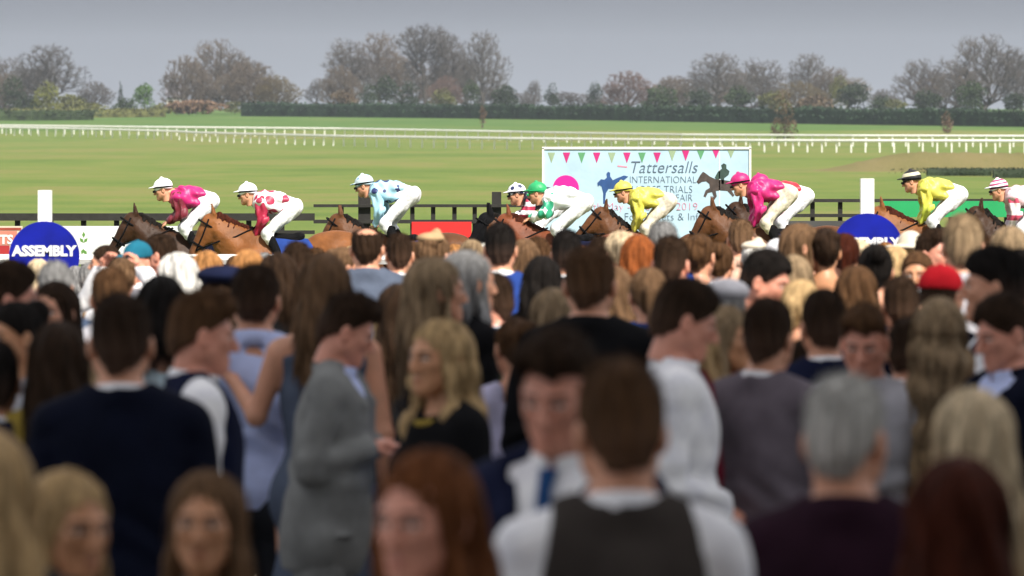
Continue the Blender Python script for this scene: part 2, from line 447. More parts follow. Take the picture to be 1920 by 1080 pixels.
# ---------------------------------------------------------------- round assembly signs
def assembly(px, py, r_px, d, post_px, post_top, label, words=True):
    root = empty('assembly_sign', (X(px, d), d, g(d))); tag(root, label, 'sign')
    zc = Z(py, d) - g(d); r = r_px * d / F
    n = 64
    V = []; 
    for y in (-.02, .02):
        V += [(r * math.cos(2 * math.pi * k / n), y, zc + r * math.sin(2 * math.pi * k / n)) for k in range(n)]
    Q = [(k, (k + 1) % n, n + (k + 1) % n, n + k) for k in range(n)]
    me = mk('disc', V, [Q], False)
    import bmesh
    bm = bmesh.new(); bm.from_mesh(me); bm.verts.ensure_lookup_table()
    bm.faces.new([bm.verts[k] for k in range(n)]); bm.faces.new([bm.verts[n + k] for k in reversed(range(n))])
    bmesh.ops.recalc_face_normals(bm, faces=bm.faces); bm.to_mesh(me); bm.free()
    ob('disc', me, mat('sign_blue', (.002, .008, .25), .6, .22, 5, .15, 6, spec=.2), root)
    w = post_px * d / F / 2
    mb = MB(); mb.box((-w, .024, -.3), (w, .024 + 2 * w, Z(post_top, d) - g(d))); mb.obj('post', WHITE, root)
    if words: text('ASSEMBLY', r * .395, (.0, -.026, zc + r * .03), PW, root, bold=.006, sx=1.0)
    return root
assembly(83, 481, 66, 48, 25, 357, 'round blue ASSEMBLY sign on a white post beside the red and cream board')
assembly(1627, 466, 66, 47.5, 25, 335, 'round blue ASSEMBLY sign half hidden by heads near the green board')

# ---------------------------------------------------------------- the showcase banner
d = 78.2
bx = X(1212.5, d)
ban = empty('banner', (bx, d, 0)); tag(ban, 'pale blue horse trials banner with bunting and a magenta spot behind the jockeys', 'banner')
w = 192 * d / F
m_ = MB(); m_.box((-w, 0, Z(452, d)), (w, .04, Z(280, d))); m_.obj('panel', mat('print_paleblue', (.40, .56, .67), .5, .09, 2.5, .6, 3), ban)
m_ = MB(); 
m_.box((-w - .03, -.02, Z(452, d)), (-w - .002, .06, Z(278, d))); m_.box((w + .002, -.02, Z(452, d)), (w + .03, .06, Z(278, d))); m_.box((-w - .03, -.02, Z(280, d) + .002), (w + .03, .06, Z(278, d) + .02))
m_.obj('frame', WHITE, ban)
for s in (-1, 1):
    m_ = MB(); m_.box((s * w * .8 - .04, .05, -.1), (s * w * .8 + .04, .12, Z(300, d))); m_.obj('leg', WHITE, ban)
px2 = lambda px: X(px, d) - bx
PC = [mat('print_pennant_green', (.10, .30, .14), .5), mat('print_pennant_pink', (.50, .02, .17), .5), mat('print_pennant_sage', (.28, .38, .24), .5)]
for k in range(13):
    cxp = 1034 + k * 28.3 - (k > 8) * 3; y0 = 286 if k < 8 else 282 - (k > 10) * 2
    poly('pennant', [(px2(cxp - 7), Z(y0, d)), (px2(cxp + 7), Z(y0, d)), (px2(cxp), Z(y0 + 20 - (k > 9) * 3, d))], -.004, PC[1] if k % 2 else PC[0 if k % 4 else 2], ban)
r = 24.5 * d / F
poly('spot', [(px2(1061) + r * math.cos(a * math.pi / 20), Z(353, d) + r * math.sin(a * math.pi / 20)) for a in range(40)], -.004, mat('print_magenta', (.70, .012, .28), .45, .04), ban)
BLU = mat('print_navy', (.02, .07, .22), .5); INK = mat('print_ink', (.09, .13, .19), .5); PNK = mat('print_pink', (.66, .24, .34), .5); BRN = mat('print_brown', (.06, .045, .04), .5, .35, 14)
def sil(name, pts, material):
    poly(name, [(px2(x), Z(y, d)) for x, y in pts], -.004, material, ban)
sil('printed_rider', [(1120,343),(1127,336),(1133,337),(1138,333),(1137,326),(1140,322),(1144,324),(1144,331),(1149,338),(1157,334),(1170,329),(1178,331),(1172,336),(1166,341),(1163,349),(1157,353),(1158,368),(1150,354),(1141,354),(1136,362),(1134,382),(1131,382),(1131,362),(1128,350),(1124,347),(1121,350)], BLU)
sil('printed_jumper', [(1306,341),(1313,328),(1318,322),(1322,324),(1331,331),(1342,336),(1360,338),(1372,340),(1380,348),(1384,360),(1381,362),(1376,353),(1371,356),(1377,366),(1374,369),(1364,358),(1350,357),(1342,358),(1344,368),(1337,378),(1333,377),(1338,368),(1335,360),(1327,362),(1323,370),(1319,368),(1323,357),(1331,352),(1330,345),(1324,340),(1316,341),(1310,345)], BRN)
sil('printed_jockey', [(1340,333),(1346,322),(1354,316),(1352,310),(1357,306),(1362,309),(1362,316),(1368,321),(1366,328),(1358,334),(1357,345),(1353,345),(1352,335),(1344,337)], mat('print_bottle', (.03, .06, .05), .5, .3, 12))
sil('printed_fence', [(1348,284),(1350,284),(1350,398),(1348,398)], PW)
sil('printed_bird', [(1376,384),(1382,378),(1384,382),(1394,379),(1388,386),(1386,391),(1382,386)], BLU)
sil('printed_ribbon', [(1158,310),(1176,312),(1176,314.5),(1158,312.5)], PNK)
text('Tattersalls', .235, (px2(1243), -.007, Z(324, d)), INK, ban, bold=-.0025, shear=.25, sx=.96)
text('INTERNATIONAL', .138, (px2(1243), -.007, Z(343, d)), INK, ban, sx=.86, bold=-.0035)
text('HORSE TRIALS', .145, (px2(1299), -.007, Z(361.5, d)), INK, ban, align='RIGHT', sx=.9, bold=-.0035)
text('& COUNTRY FAIR', .14, (px2(1299), -.007, Z(377, d)), INK, ban, align='RIGHT', sx=.86, bold=-.0035)
text('29th May - 2nd June 2019', .15, (px2(1200), -.007, Z(394, d)), PNK, ban, sx=1.02, bold=-.0035)
text('For Tickets & Info', .15, (px2(1245), -.007, Z(413, d)), INK, ban, bold=-.0035)

# ---------------------------------------------------------------- trees
rng = np.random.default_rng(7)
BARK = mat('bark', (.062, .054, .048), .95, .3, .8)
TWIGS = {}
def twigmat(k, c): return mat('twigs_' + k, c, .95, .35, .35)
def leafmat(k, c): return mat('leaves_' + k, c, .8, .5, .45, spec=.2)

def seg_mesh(name, segs, n):
    """segs: array of (p0, p1, r0, r1)"""
    a = np.array([s[0] for s in segs]); b = np.array([s[1] for s in segs]); r0 = np.array([s[2] for s in segs]); r1 = np.array([s[3] for s in segs])
    dv = b - a; L = np.linalg.norm(dv, axis=1, keepdims=True); dv = dv / np.maximum(L, 1e-6)
    ref = np.where(np.abs(dv[:, 2:3]) < .9, np.array([[0, 0, 1.0]]), np.array([[1.0, 0, 0]]))
    u = np.cross(dv, ref); u /= np.linalg.norm(u, axis=1, keepdims=True); v = np.cross(u, dv)
    V = []
    for base, r in ((a, r0), (b, r1)):
        for j in range(n):
            t = 2 * math.pi * j / n
            V.append(base + r[:, None] * (math.cos(t) * u + math.sin(t) * v))
    V = np.stack(V, 1).reshape(-1, 3)
    N = len(segs); o = np.arange(N)[:, None] * 2 * n
    Q = []
    for j in range(n):
        k = (j + 1) % n
        Q.append(o + np.array([[j, n + j, n + k, k]]))
    return mk(name, V, [np.concatenate(Q)], False)

def grow_tree(seed, H, env, n=420, base_h=.22, stems=1, twig=.016, tw=5, up=.6, tl=.05):
    n = int(n * 2.0)
    """env: ellipsoid lobes of the crown, in units of H. Points inside attach to the nearest limb; twigs fan out of every point"""
    R = np.random.default_rng(seed)
    env = [(np.array(c) * H, np.array(r) * H) for c, r in env]
    w = np.array([r[0] * r[1] * r[2] for c, r in env]); w /= w.sum()
    P = []
    while len(P) < n:
        c, r = env[R.choice(len(env), p=w)]
        v = R.normal(size=3); v /= np.linalg.norm(v); P.append(c + r * v * R.uniform(0, 1) ** (1 / 2.4))
    P = np.array(P)
    nodes = []; par = []; plen = []
    for s in range(stems):
        bx_, by_ = (R.uniform(-.05, .05, 2) * H if stems > 1 else (0, 0)); lx, ly = R.uniform(-.10, .10, 2) * H * (1 if stems > 1 else .4)
        for k in range(7):
            t = k / 6; nodes.append(np.array((bx_ + lx * t * t, by_ + ly * t * t, base_h * H * t * (1.35 if stems == 1 else 1)))); par.append(len(nodes) - 2 if k else -1); plen.append(nodes[-1][2])
    root0 = np.array((0, 0, base_h * H * .9))
    order = np.argsort(np.linalg.norm(P - root0, axis=1))
    for i in order:
        q = P[i]; N = np.array(nodes); d = np.linalg.norm(N - q, axis=1)
        d = d + .42 * np.array(plen) + np.where(N[:, 2] < base_h * H * .5, 99, 0) + np.maximum(0, N[:, 2] - q[2]) * .9
        j = int(np.argmin(d)); a_ = nodes[j]
        mid = (a_ + q) / 2 + np.array((R.normal(0, .03), R.normal(0, .03), .04 * np.linalg.norm(q - a_) / max(H, 1) * H)) * np.linalg.norm(q - a_) * .5
        L_ = float(np.linalg.norm(q - a_)); nodes.append(mid); par.append(j); plen.append(plen[j] + L_ / 2); nodes.append(q); par.append(len(nodes) - 2); plen.append(plen[j] + L_)
    N = np.array(nodes); M = len(N); area = np.full(M, .0); haskid = np.zeros(M, bool)
    for i in range(M):
        if par[i] >= 0: haskid[par[i]] = True
    area[~haskid] = twig ** 2 * 2.2
    for i in range(M - 1, -1, -1):
        if par[i] >= 0: area[par[i]] += area[i]
    rad = np.sqrt(area); rad = np.minimum(rad, H * .03)
    big = [(N[par[i]], N[i], min(rad[par[i]], rad[i] * 1.6), rad[i]) for i in range(M) if par[i] >= 0]
    fine = []
    cen = sum(c * ww for (c, r), ww in zip(env, w))
    for i in range(stems * 7, M):
        for _ in range(tw):
            o = N[i] - cen; o = o / (np.linalg.norm(o) + 1e-6)
            dv = R.normal(size=3) * .8 + o * .55 + (0, 0, up); dv /= np.linalg.norm(dv)
            L = tl * H * R.uniform(.5, 1.25); a_ = N[i] + (N[par[i]] - N[i]) * R.uniform(0, .7); b1 = a_ + dv * L * .55
            d2 = dv + R.normal(size=3) * .35 + (0, 0, .15); b2 = b1 + d2 / np.linalg.norm(d2) * L * .5
            fine.append((a_, b1, twig, twig * .8)); fine.append((b1, b2, twig * .8, twig * .5))
            if R.random() < .6:
                d3 = dv + R.normal(size=3) * .7; fine.append((b1, b1 + d3 / np.linalg.norm(d3) * L * .4, twig * .7, twig * .45))
    return big, fine
PROTO = {}
def proto(key, **kw):
    if key not in PROTO:
        big, fine = grow_tree(**kw)
        PROTO[key] = (seg_mesh('trunk', big, 5), seg_mesh('crown', fine, 3))
    return PROTO[key]
def bare_tree(kind, px, d, top, base, width, twig, label, group='bare trees beyond the hedge', seed=0):
    """kind: prototype; top/base/width in photograph pixels"""
    z0 = g(d) - .1 if base is None else Z(base, d)
    H = Z(top, d) - z0
    tr, cr = kind
    bb = np.array(0)
    co = np.zeros(len(cr.vertices) * 3, np.float32); cr.vertices.foreach_get('co', co); co = co.reshape(-1, 3)
    w0 = np.percentile(co[:, 0], 98) - np.percentile(co[:, 0], 2); h0 = co[:, 2].max()
    sx = (width * d / F) / w0; sz = H / h0
    root = empty('bare_tree', (X(px, d), d, z0), 0, (sx * (1 if round(px) % 2 else -1), sx, sz)); tag(root, label, 'tree', group)
    ob('trunk', tr, BARK, root); ob('crown', cr, twig, root)
    return root

def leaf_cloud(seed, lobes, n, size, flat=.0):
    R = np.random.default_rng(seed)
    C = np.array([l[0] for l in lobes], float); Rr = np.array([l[1] for l in lobes], float)
    wv = (Rr[:, 0] * Rr[:, 1] * Rr[:, 2]) ** .67; idx = R.choice(len(lobes), n, p=wv / wv.sum())
    dv = R.normal(size=(n, 3)); dv /= np.linalg.norm(dv, axis=1, keepdims=True)
    rad = R.uniform(.55, 1.05, (n, 1)) ** .6
    P = C[idx] + dv * rad * Rr[idx]
    P = P[P[:, 2] > .02]; n = len(P)
    u = R.normal(size=(n, 3)); u /= np.linalg.norm(u, axis=1, keepdims=True)
    w_ = R.normal(size=(n, 3)); v = np.cross(u, w_); v /= np.linalg.norm(v, axis=1, keepdims=True)
    s = size * R.uniform(.5, 1.3, (n, 1))
    V = np.stack([P - u * s, P - v * s * .6, P + u * s, P + v * s * .6], 1).reshape(-1, 3)
    return V, np.arange(n * 4).reshape(-1, 4)
def bush(name, px, d, top, base, width, leaf, label, seed=0, n=1500, lobes=9, cat='bush', group='bushes and evergreens under the tree line', cone=False):
    z0 = g(d) - .05 if base is None else Z(base, d)
    H = Z(top, d) - z0; W = width * d / F
    R = np.random.default_rng(seed + 100)
    L = []
    if cone:
        for k in range(9):
            t = k / 8; rr = W * .5 * (1 - t * .85) * R.uniform(.8, 1.1)
            L.append(((R.uniform(-.05, .05) * W, 0, H * (.12 + .82 * t)), (rr, rr, H * .1)))
    else:
        for k in range(lobes):
            rr = R.uniform(.2, .36) * W; hz = R.uniform(.15, .3) * H
            xx = R.uniform(-.5, .5) * (W - 2 * rr)
            zmax = H * (1 - .5 * abs(xx / (W * .5)) ** 1.5) - hz
            L.append(((xx, R.uniform(-.3, .3) * W * .6, max(hz * .6, R.uniform(.2, 1) * zmax)), (rr, rr, hz)))
        L.append(((0, 0, H - .25 * H), (W * .26, W * .26, H * .25)))
    V, Q = leaf_cloud(seed, L, n, max(.16, W * .035))
    root = empty(name, (X(px, d), d, z0)); tag(root, label, cat, group)
    ob('crown', mk('crown', V, [Q], False), leaf, root)
    m_ = MB(); m_.tube([(0, 0, -.2), (.05 * W, 0, H * .35), (-.02 * W, 0, H * .7)], [max(.08, .025 * H), .05, .03], 6)
    m_.obj('trunk', BARK, root)
    return root
TW = dict(grey=twigmat('grey', (.105, .093, .085)), brown=twigmat('brown', (.125, .098, .075)), red=twigmat('red', (.15, .095, .08)), dark=twigmat('dark', (.07, .062, .057)), gold=twigmat('gold', (.135, .105, .05)))
LF = dict(ever=leafmat('ever', (.028, .042, .022)), ivy=leafmat('ivy', (.035, .055, .022)), bright=leafmat('bright', (.06, .12, .02)), olive=leafmat('olive', (.10, .105, .035)), hedge=leafmat('hedge', (.022, .042, .022)), brown=leafmat('brown', (.11, .08, .05)), yellow=leafmat('yellow', (.13, .14, .035)), rust=leafmat('rust', (.14, .09, .058)))
A1 = proto('a1', seed=3, H=17, env=[((.04, 0, .62), (.30, .30, .38)), ((-.24, 0, .46), (.2, .2, .24)), ((.25, 0, .42), (.18, .2, .26)), ((-.08, 0, .84), (.16, .16, .16))], n=430, base_h=.16)
A2 = proto('a2', seed=11, H=18, env=[((-.03, 0, .66), (.18, .2, .34)), ((.10, 0, .42), (.16, .16, .3)), ((-.12, 0, .34), (.12, .14, .2))], n=360, base_h=.2)
A3 = proto('a3', seed=23, H=16, env=[((-.06, 0, .55), (.34, .3, .4)), ((.16, 0, .72), (.2, .2, .28)), ((.3, 0, .36), (.14, .2, .2))], n=430, base_h=.14)
A4 = proto('a4', seed=31, H=15, env=[((.05, 0, .56), (.36, .35, .44)), ((-.32, 0, .40), (.2, .2, .34)), ((.30, 0, .46), (.2, .2, .38)), ((-.1, 0, .8), (.2, .2, .2))], n=560, base_h=.12, stems=3)
A5 = proto('a5', seed=47, H=19, env=[((0, 0, .78), (.27, .24, .22)), ((.08, 0, .5), (.15, .15, .3)), ((-.12, 0, .42), (.1, .12, .2))], n=360, base_h=.34)
A6 = proto('a6', seed=52, H=11, env=[((.06, 0, .5), (.42, .4, .5)), ((.34, 0, .32), (.24, .3, .32)), ((-.32, 0, .38), (.26, .3, .36)), ((-.12, 0, .76), (.2, .2, .22))], n=440, base_h=.05, stems=4, tw=9)
A7 = proto('a7', seed=64, H=13, env=[((0, 0, .45), (.5, .4, .42)), ((.2, 0, .62), (.26, .3, .36)), ((-.36, 0, .3), (.22, .3, .28))], n=440, base_h=.06, stems=5, tw=8)
T = bare_tree
T(A3, 8, 1450, 98, 205, 80, TW['grey'], 'pale bare tree cut by the edge of the picture behind the spreading dark tree')
T(A1, 92, 1380, 79, 206, 125, TW['dark'], 'broad dark bare tree at the end of the tree line near the yellow green willow')
T(A6, 12, 1400, 135, 207, 70, TW['brown'], 'low brown bare tree above the dark evergreens at the picture edge')
T(A6, 180, 1500, 150, 200, 60, TW['grey'], 'faint low bare tree beside the broad dark bare tree')
T(A4, 405, 1390, 69, 202, 120, TW['brown'], 'tallest dome of the dense brown bare clump behind the brushwood heap')
T(A6, 352, 1370, 100, 202, 90, TW['brown'], 'dense brown bare tree on the side of the clump nearest the cottage')
T(A6, 465, 1365, 112, 202, 110, TW['brown'], 'dense brown bare tree in the middle of the sloping clump')
T(A6, 520, 1360, 138, 202, 80, TW['gold'], 'lowest brown bare tree at the sloping end of the dense clump')
T(A2, 592, 1550, 145, 200, 36, TW['grey'], 'thin faint bare sapling between the brown clump and the tall group')
T(A2, 655, 1420, 68, 200, 95, TW['grey'], 'outer tall bare tree of the high group above the long hedge')
T(A1, 712, 1430, 55, 200, 100, TW['brown'], 'tall round topped bare tree second in the high group')
T(A6, 640, 1350, 120, 200, 70, TW['brown'], 'low bushy bare tree at the foot of the high group')
T(A5, 798, 1400, 40, 200, 92, TW['dark'], 'tallest bare tree of the high group with one thick dark trunk')
T(A2, 845, 1410, 55, 200, 80, TW['grey'], 'slim bare tree close beside the tallest thick trunked tree')
T(A1, 906, 1395, 53, 200, 88, TW['grey'], 'last tall bare tree of the high group with a forked trunk')
T(A6, 835, 1390, 140, 200, 60, TW['red'], 'low reddish bare bush tree between the two tallest trunks')
T(A2, 1000, 1600, 148, 200, 30, TW['grey'], 'thin bare sapling standing against open sky beside the small ivy tree')
T(A6, 1180, 1380, 130, 202, 95, TW['red'], 'rounded reddish bare tree next to the pair of dark ivy points')
T(A6, 1255, 1420, 140, 203, 70, TW['brown'], 'low brown bare tree between the reddish tree and the wide grey crown')
T(A1, 1348, 1390, 95, 204, 115, TW['grey'], 'wide grey bare crown standing over two dark bushes')
T(A3, 1430, 1400, 104, 204, 80, TW['grey'], 'rounder grey bare tree touching the wide grey crown')
T(A1, 1518, 1390, 96, 205, 85, TW['grey'], 'flat topped bare tree with pale stems beside the brown domed tree')
T(A4, 1562, 1360, 122, 205, 85, TW['brown'], 'brown domed tree beside the rounded dark green bush')
T(A6, 1500, 1340, 150, 205, 90, TW['gold'], 'low golden brown bare tree behind the lone shrub in the field')
T(A4, 1725, 1300, 107, 206, 92, TW['grey'], 'grey bare tree with many stems standing before the largest crown')
T(A4, 1845, 1260, 60, 208, 160, TW['grey'], 'largest wide bare crown with many upright stems near the picture edge')
T(A3, 1915, 1270, 88, 208, 90, TW['dark'], 'bare tree cut by the picture edge behind the largest crown')
T(A6, 1655, 1400, 165, 206, 50, TW['grey'], 'small pale bare shrub in the gap before the last tree group')
T(A7, 55, 1420, 118, 207, 110, TW['grey'], 'spreading bare tree filling in between the two at the end of the tree line')
T(A7, 435, 1400, 104, 203, 130, TW['grey'], 'paler bare tree set back behind the dense brown clump')
T(A7, 760, 1440, 92, 200, 120, TW['brown'], 'bare tree set back between the tallest trunk and the round topped tree')
T(A7, 1300, 1430, 140, 203, 120, TW['brown'], 'low tangled bare tree linking the reddish tree with the wide grey crown')
T(A7, 1400, 1440, 128, 204, 130, TW['brown'], 'tangled bare tree set back behind the two touching grey crowns')
T(A3, 1590, 1410, 140, 205, 80, TW['gold'], 'golden brown bare tree on the lower side of the brown dome')
T(A7, 1785, 1300, 120, 207, 130, TW['brown'], 'tangled bare tree filling the gap before the largest wide crown')
T(A7, 960, 1500, 168, 200, 90, TW['grey'], 'low faint bare thicket under the open sky past the high group')
T(A7, 1080, 1500, 170, 201, 110, TW['grey'], 'low faint bare thicket between the ivy tree and the pair of ivy points')
T(A7, 880, 1440, 108, 200, 120, TW['grey'], 'spreading bare tree set back before the forked trunk of the last tall tree')
B = bush
B('evergreen_tree', 25, 1330, 140, 207, 60, LF['ever'], 'dark evergreen at the end of the tree line under pale branches', 1, cat='tree')
B('willow', 88, 1250, 150, 216, 62, LF['yellow'], 'yellow green willow in front of the broad dark bare tree', 2, n=1300)
B('conifer', 226, 1350, 150, 202, 16, LF['ever'], 'small dark pointed conifer next to the bright round bush', 3, n=700, cone=True, cat='tree')
B('bush', 270, 1330, 155, 206, 56, LF['bright'], 'bright green rounded bush between the small conifer and the cottage', 4)
B('bush', 235, 1300, 183, 212, 60, LF['ivy'], 'low dark green bush below the small conifer', 5, n=900)
B('bush', 172, 1290, 193, 214, 80, LF['olive'], 'low olive bush with a rusty top beside the conifer', 6, n=900)
B('brushwood', 370, 1290, 188, 213, 130, LF['rust'], 'heap of rusty brushwood in front of the dense brown clump', 7, n=1300)
B('bush', 440, 1310, 190, 212, 50, LF['olive'], 'dull grassy bush where the long hedge begins', 8, n=700)
B('evergreen_tree', 722, 1330, 140, 200, 62, LF['ever'], 'dark evergreen mass under the high bare group', 9, cat='tree')
B('evergreen_tree', 690, 1320, 155, 200, 40, LF['ivy'], 'ivy green bush leaning on the evergreen under the high group', 10)
B('evergreen_tree', 765, 1325, 150, 200, 46, LF['ever'], 'narrow evergreen at the foot of the tallest thick trunk', 11, cat='tree')
B('evergreen_tree', 882, 1320, 148, 200, 40, LF['ivy'], 'pointed green ivy bush before the forked trunk', 12)
B('evergreen_tree', 945, 1330, 158, 200, 58, LF['ever'], 'rounded dark holly at the open end of the high group', 13)
B('evergreen_tree', 1036, 1340, 154, 200, 36, LF['ever'], 'small dark ivy tree standing alone in the gap', 14)
B('evergreen_tree', 1115, 1330, 152, 200, 38, LF['ever'], 'pair of dark ivy points just before the reddish tree', 15)
B('bush', 1235, 1320, 160, 202, 80, LF['ivy'], 'broad ivy green bush beyond the banner top', 16)
B('bush', 1310, 1325, 165, 203, 60, LF['ever'], 'dark bush under the near side of the wide grey crown', 17)
B('bush', 1385, 1325, 160, 204, 70, LF['ivy'], 'green bush under the far side of the wide grey crown', 18)
B('bush', 1602, 1300, 155, 206, 72, LF['ever'], 'rounded dark green bush beside the brown domed tree', 19)
B('bush', 1575, 1320, 140, 205, 50, LF['olive'], 'olive leafed tree in front of the brown dome', 20)
B('bush', 1735, 1250, 168, 207, 70, LF['ever'], 'dark thicket at the foot of the many stemmed grey tree', 21)
B('bush', 1822, 1220, 150, 209, 72, LF['ivy'], 'tall dark green bush below the largest wide crown', 22, n=1800)
B('bush', 1905, 1220, 172, 209, 60, LF['ever'], 'dark bush at the picture edge below the last crown', 23)
B('bush', 1680, 1290, 185, 207, 50, LF['olive'], 'low yellowish bush in the gap of the tree line', 24, n=700)
B('bush', 1530, 1290, 178, 206, 80, LF['brown'], 'brown leafless thicket behind the long hedge near the lone shrub', 25)
B('bush', 130, 1280, 176, 213, 90, LF['olive'], 'wide olive scrub joining the willow to the low hedge', 31, n=1300)
B('bush', 55, 1270, 178, 214, 70, LF['ever'], 'dark scrub at the foot of the evergreen near the picture edge', 32, n=1000)
B('bush', 315, 1300, 190, 212, 70, LF['olive'], 'low olive scrub in front of the cottage wall', 33, n=900)
B('bush', 650, 1320, 166, 200, 70, LF['brown'], 'brown scrub at the outer foot of the high group', 34, n=1100)
B('bush', 830, 1330, 164, 200, 60, LF['olive'], 'olive scrub between the thick trunk and the ivy bush', 35, n=1000)
B('bush', 1455, 1320, 168, 204, 80, LF['olive'], 'olive scrub below the rounder grey crown', 36, n=1100)
B('bush', 1655, 1310, 176, 206, 60, LF['ivy'], 'ivy scrub next to the rounded dark green bush', 37, n=900)
# saplings standing in the field in front of the hedge
B('shrub', 1470, 800, 165, None, 56, LF['brown'], 'lone brown round shrub on a short stem in the far field', 26, n=1300, group='saplings in the far field')
B('sapling', 905, 980, 196, None, 18, LF['rust'], 'small reddish sapling before the hedge under the tall group', 27, n=350, group='saplings in the far field')
B('sapling', 1776, 900, 208, None, 26, LF['rust'], 'small reddish sapling before the hedge under the largest crown', 28, n=400, group='saplings in the far field')

def hedge(name, pts, h, wdt, leaf, label, nleaf, size=.3, seed=0):
    P = [np.array((x, y, g(y))) for x, y in pts]
    R = np.random.default_rng(seed)
    root = empty(name, tuple(P[0])); tag(root, label, 'hedge')
    L = np.concatenate([[0], np.cumsum([np.linalg.norm(P[i+1] - P[i]) for i in range(len(P) - 1)])])
    n = int(L[-1] / 1.2) + 2
    V = []; prof = [(-.5, -.2), (-.52, .5), (-.44, .88), (-.2, 1.0), (.2, 1.0), (.44, .88), (.52, .5), (.5, -.2)]
    for i in range(n):
        t = L[-1] * i / (n - 1)
        c = np.array([np.interp(t, L, [p[k] for p in P]) for k in range(3)]) - P[0]
        hh = h * (1 + R.normal(0, .03) + .05 * math.sin(t * .13)); ww = wdt * (1 + R.normal(0, .06))
        for u, v in prof: V.append(c + (0, u * ww, v * hh))
    m = len(prof); Q = [(i*m+j, (i+1)*m+j, (i+1)*m+j+1, i*m+j+1) for i in range(n - 1) for j in range(m - 1)]
    ends = [tuple(range(m)), tuple(range((n-1)*m, n*m))]
    V = np.array(V)
    k = R.integers(0, len(V), nleaf); off = R.normal(size=(nleaf, 3)) * (1.0, .12 * wdt, .06 * h)
    C = V[k] + off; C[:, 2] = np.maximum(C[:, 2], .02 - 0 + np.interp(C[:, 0] + P[0][0], [min(p[0] for p in P), max(p[0] for p in P)], [0, 0]) - 9)
    u = R.normal(size=(nleaf, 3)); u /= np.linalg.norm(u, axis=1, keepdims=True); v = np.cross(u, R.normal(size=(nleaf, 3))); v /= np.linalg.norm(v, axis=1, keepdims=True)
    s = size * R.uniform(.5, 1.3, (nleaf, 1))
    LV = np.stack([C - u * s, C - v * s * .6, C + u * s, C + v * s * .6], 1).reshape(-1, 3)
    V2 = np.concatenate([V, LV]); LQ = np.arange(nleaf * 4).reshape(-1, 4) + len(V)
    ob('foliage', mk('foliage', V2, [np.array(Q), LQ, np.array([[0, a, a + 1] for a in range(1, m - 1)] + [[(n-1)*m, (n-1)*m + a + 1, (n-1)*m + a] for a in range(1, m - 1)])], False), leaf, root)
    return root
def hp(rows):
    return densify([(X(px, d), d) for px, d in rows], 4)
hedge('hedge', hp([(452, 1290), (800, 1230), (1200, 1140), (1600, 1050), (1990, 990)]), 2.9, 2.2, LF['hedge'], 'long dark clipped hedge along the far edge of the field', 7000, .35, 1)
hedge('hedge', hp([(-60, 1150), (60, 1150), (175, 1170)]), 1.9, 2.0, LF['ivy'], 'low dark hedge beyond the rails near the yellow green willow', 1500, .3, 2)
hedge('hedge', hp([(20, 1240), (160, 1240), (310, 1260)]), 1.8, 3.0, LF['olive'], 'olive scrub bank between the willow and the brushwood heap', 1800, .35, 3)
def brush(px0, px1, py_base, h, label, seed):
    d = ydepth(py_base, 100, 700)
    return hedge('brush_fence', hp([(px0, d), ((px0 + px1) / 2, d + 1), (px1, d)]), h, 1.0, LF['ever'], label, 900, .07, seed)
brush(1738, 1858, 330, .42, 'low dark brush fence on the grass beyond the yellow silks', 4)
brush(1862, 1990, 334, .5, 'dark brush fence beside the low one cut by the picture edge', 5)
dm = ydepth(322, 100, 700)
R_ = np.random.default_rng(12); nx_, ny_ = 90, 22; x0_, x1_ = X(1520, dm), X(2250, dm)
V = []
for j in range(ny_):
    for i in range(nx_):
        u, v_ = i / (nx_ - 1), j / (ny_ - 1)
        e = min(1, u / .3, (1 - u) / .1); e = e * e * (3 - 2 * e); w_ = math.sin(math.pi * v_) ** 1.2
        yy = dm + 1.5 + 16 * v_
        V.append((x0_ + (x1_ - x0_) * u, yy, g(yy) - .03 + e * w_ * (1.15 + R_.normal(0, .035))))
Q = [(j*nx_+i, j*nx_+i+1, (j+1)*nx_+i+1, (j+1)*nx_+i) for j in range(ny_ - 1) for i in range(nx_ - 1)]
tag(ob('grass_bank', mk('grass_bank', V, [Q]), grass_mat('rough_grass', [(.38, (.10, .10, .03)), (.5, (.135, .125, .045)), (.62, (.17, .145, .06))])), kind='structure')
# small cottage and two far vehicles
d = 1420
co = empty('cottage', (X(328, d), d, Z(203, d))); tag(co, 'small far cottage with white walls and a pale slate roof by the brown trees', 'house')
wd, hh = 28 * d / F / 2, 20 * d / F
m_ = MB(); m_.box((-wd, -2.5, 0), (wd, 2.5, hh)); m_.obj('wall', mat('render_white', (.7, .69, .66), .9, .05, .5), co)
m_ = MB(); r_ = 26 * d / F
m_.add([(-wd - .4, -3, hh), (wd + .4, -3, hh), (wd + .4, 3, hh), (-wd - .4, 3, hh), (-wd - .4, 0, hh + r_), (wd + .4, 0, hh + r_)], [(0,1,5,4), (2,3,4,5), (0,3,2,1)], [(0,4,3), (1,2,5)])
m_.obj('roof', mat('slate', (.19, .19, .23), .8, .1, .6), co)
for x in (-.45, .35):
    m_ = MB(); m_.box((x * wd - .5, -2.54, .9), (x * wd + .5, -2.503, 2.0)); m_.obj('window', mat('glass_dark', (.03, .035, .04), .2), co)
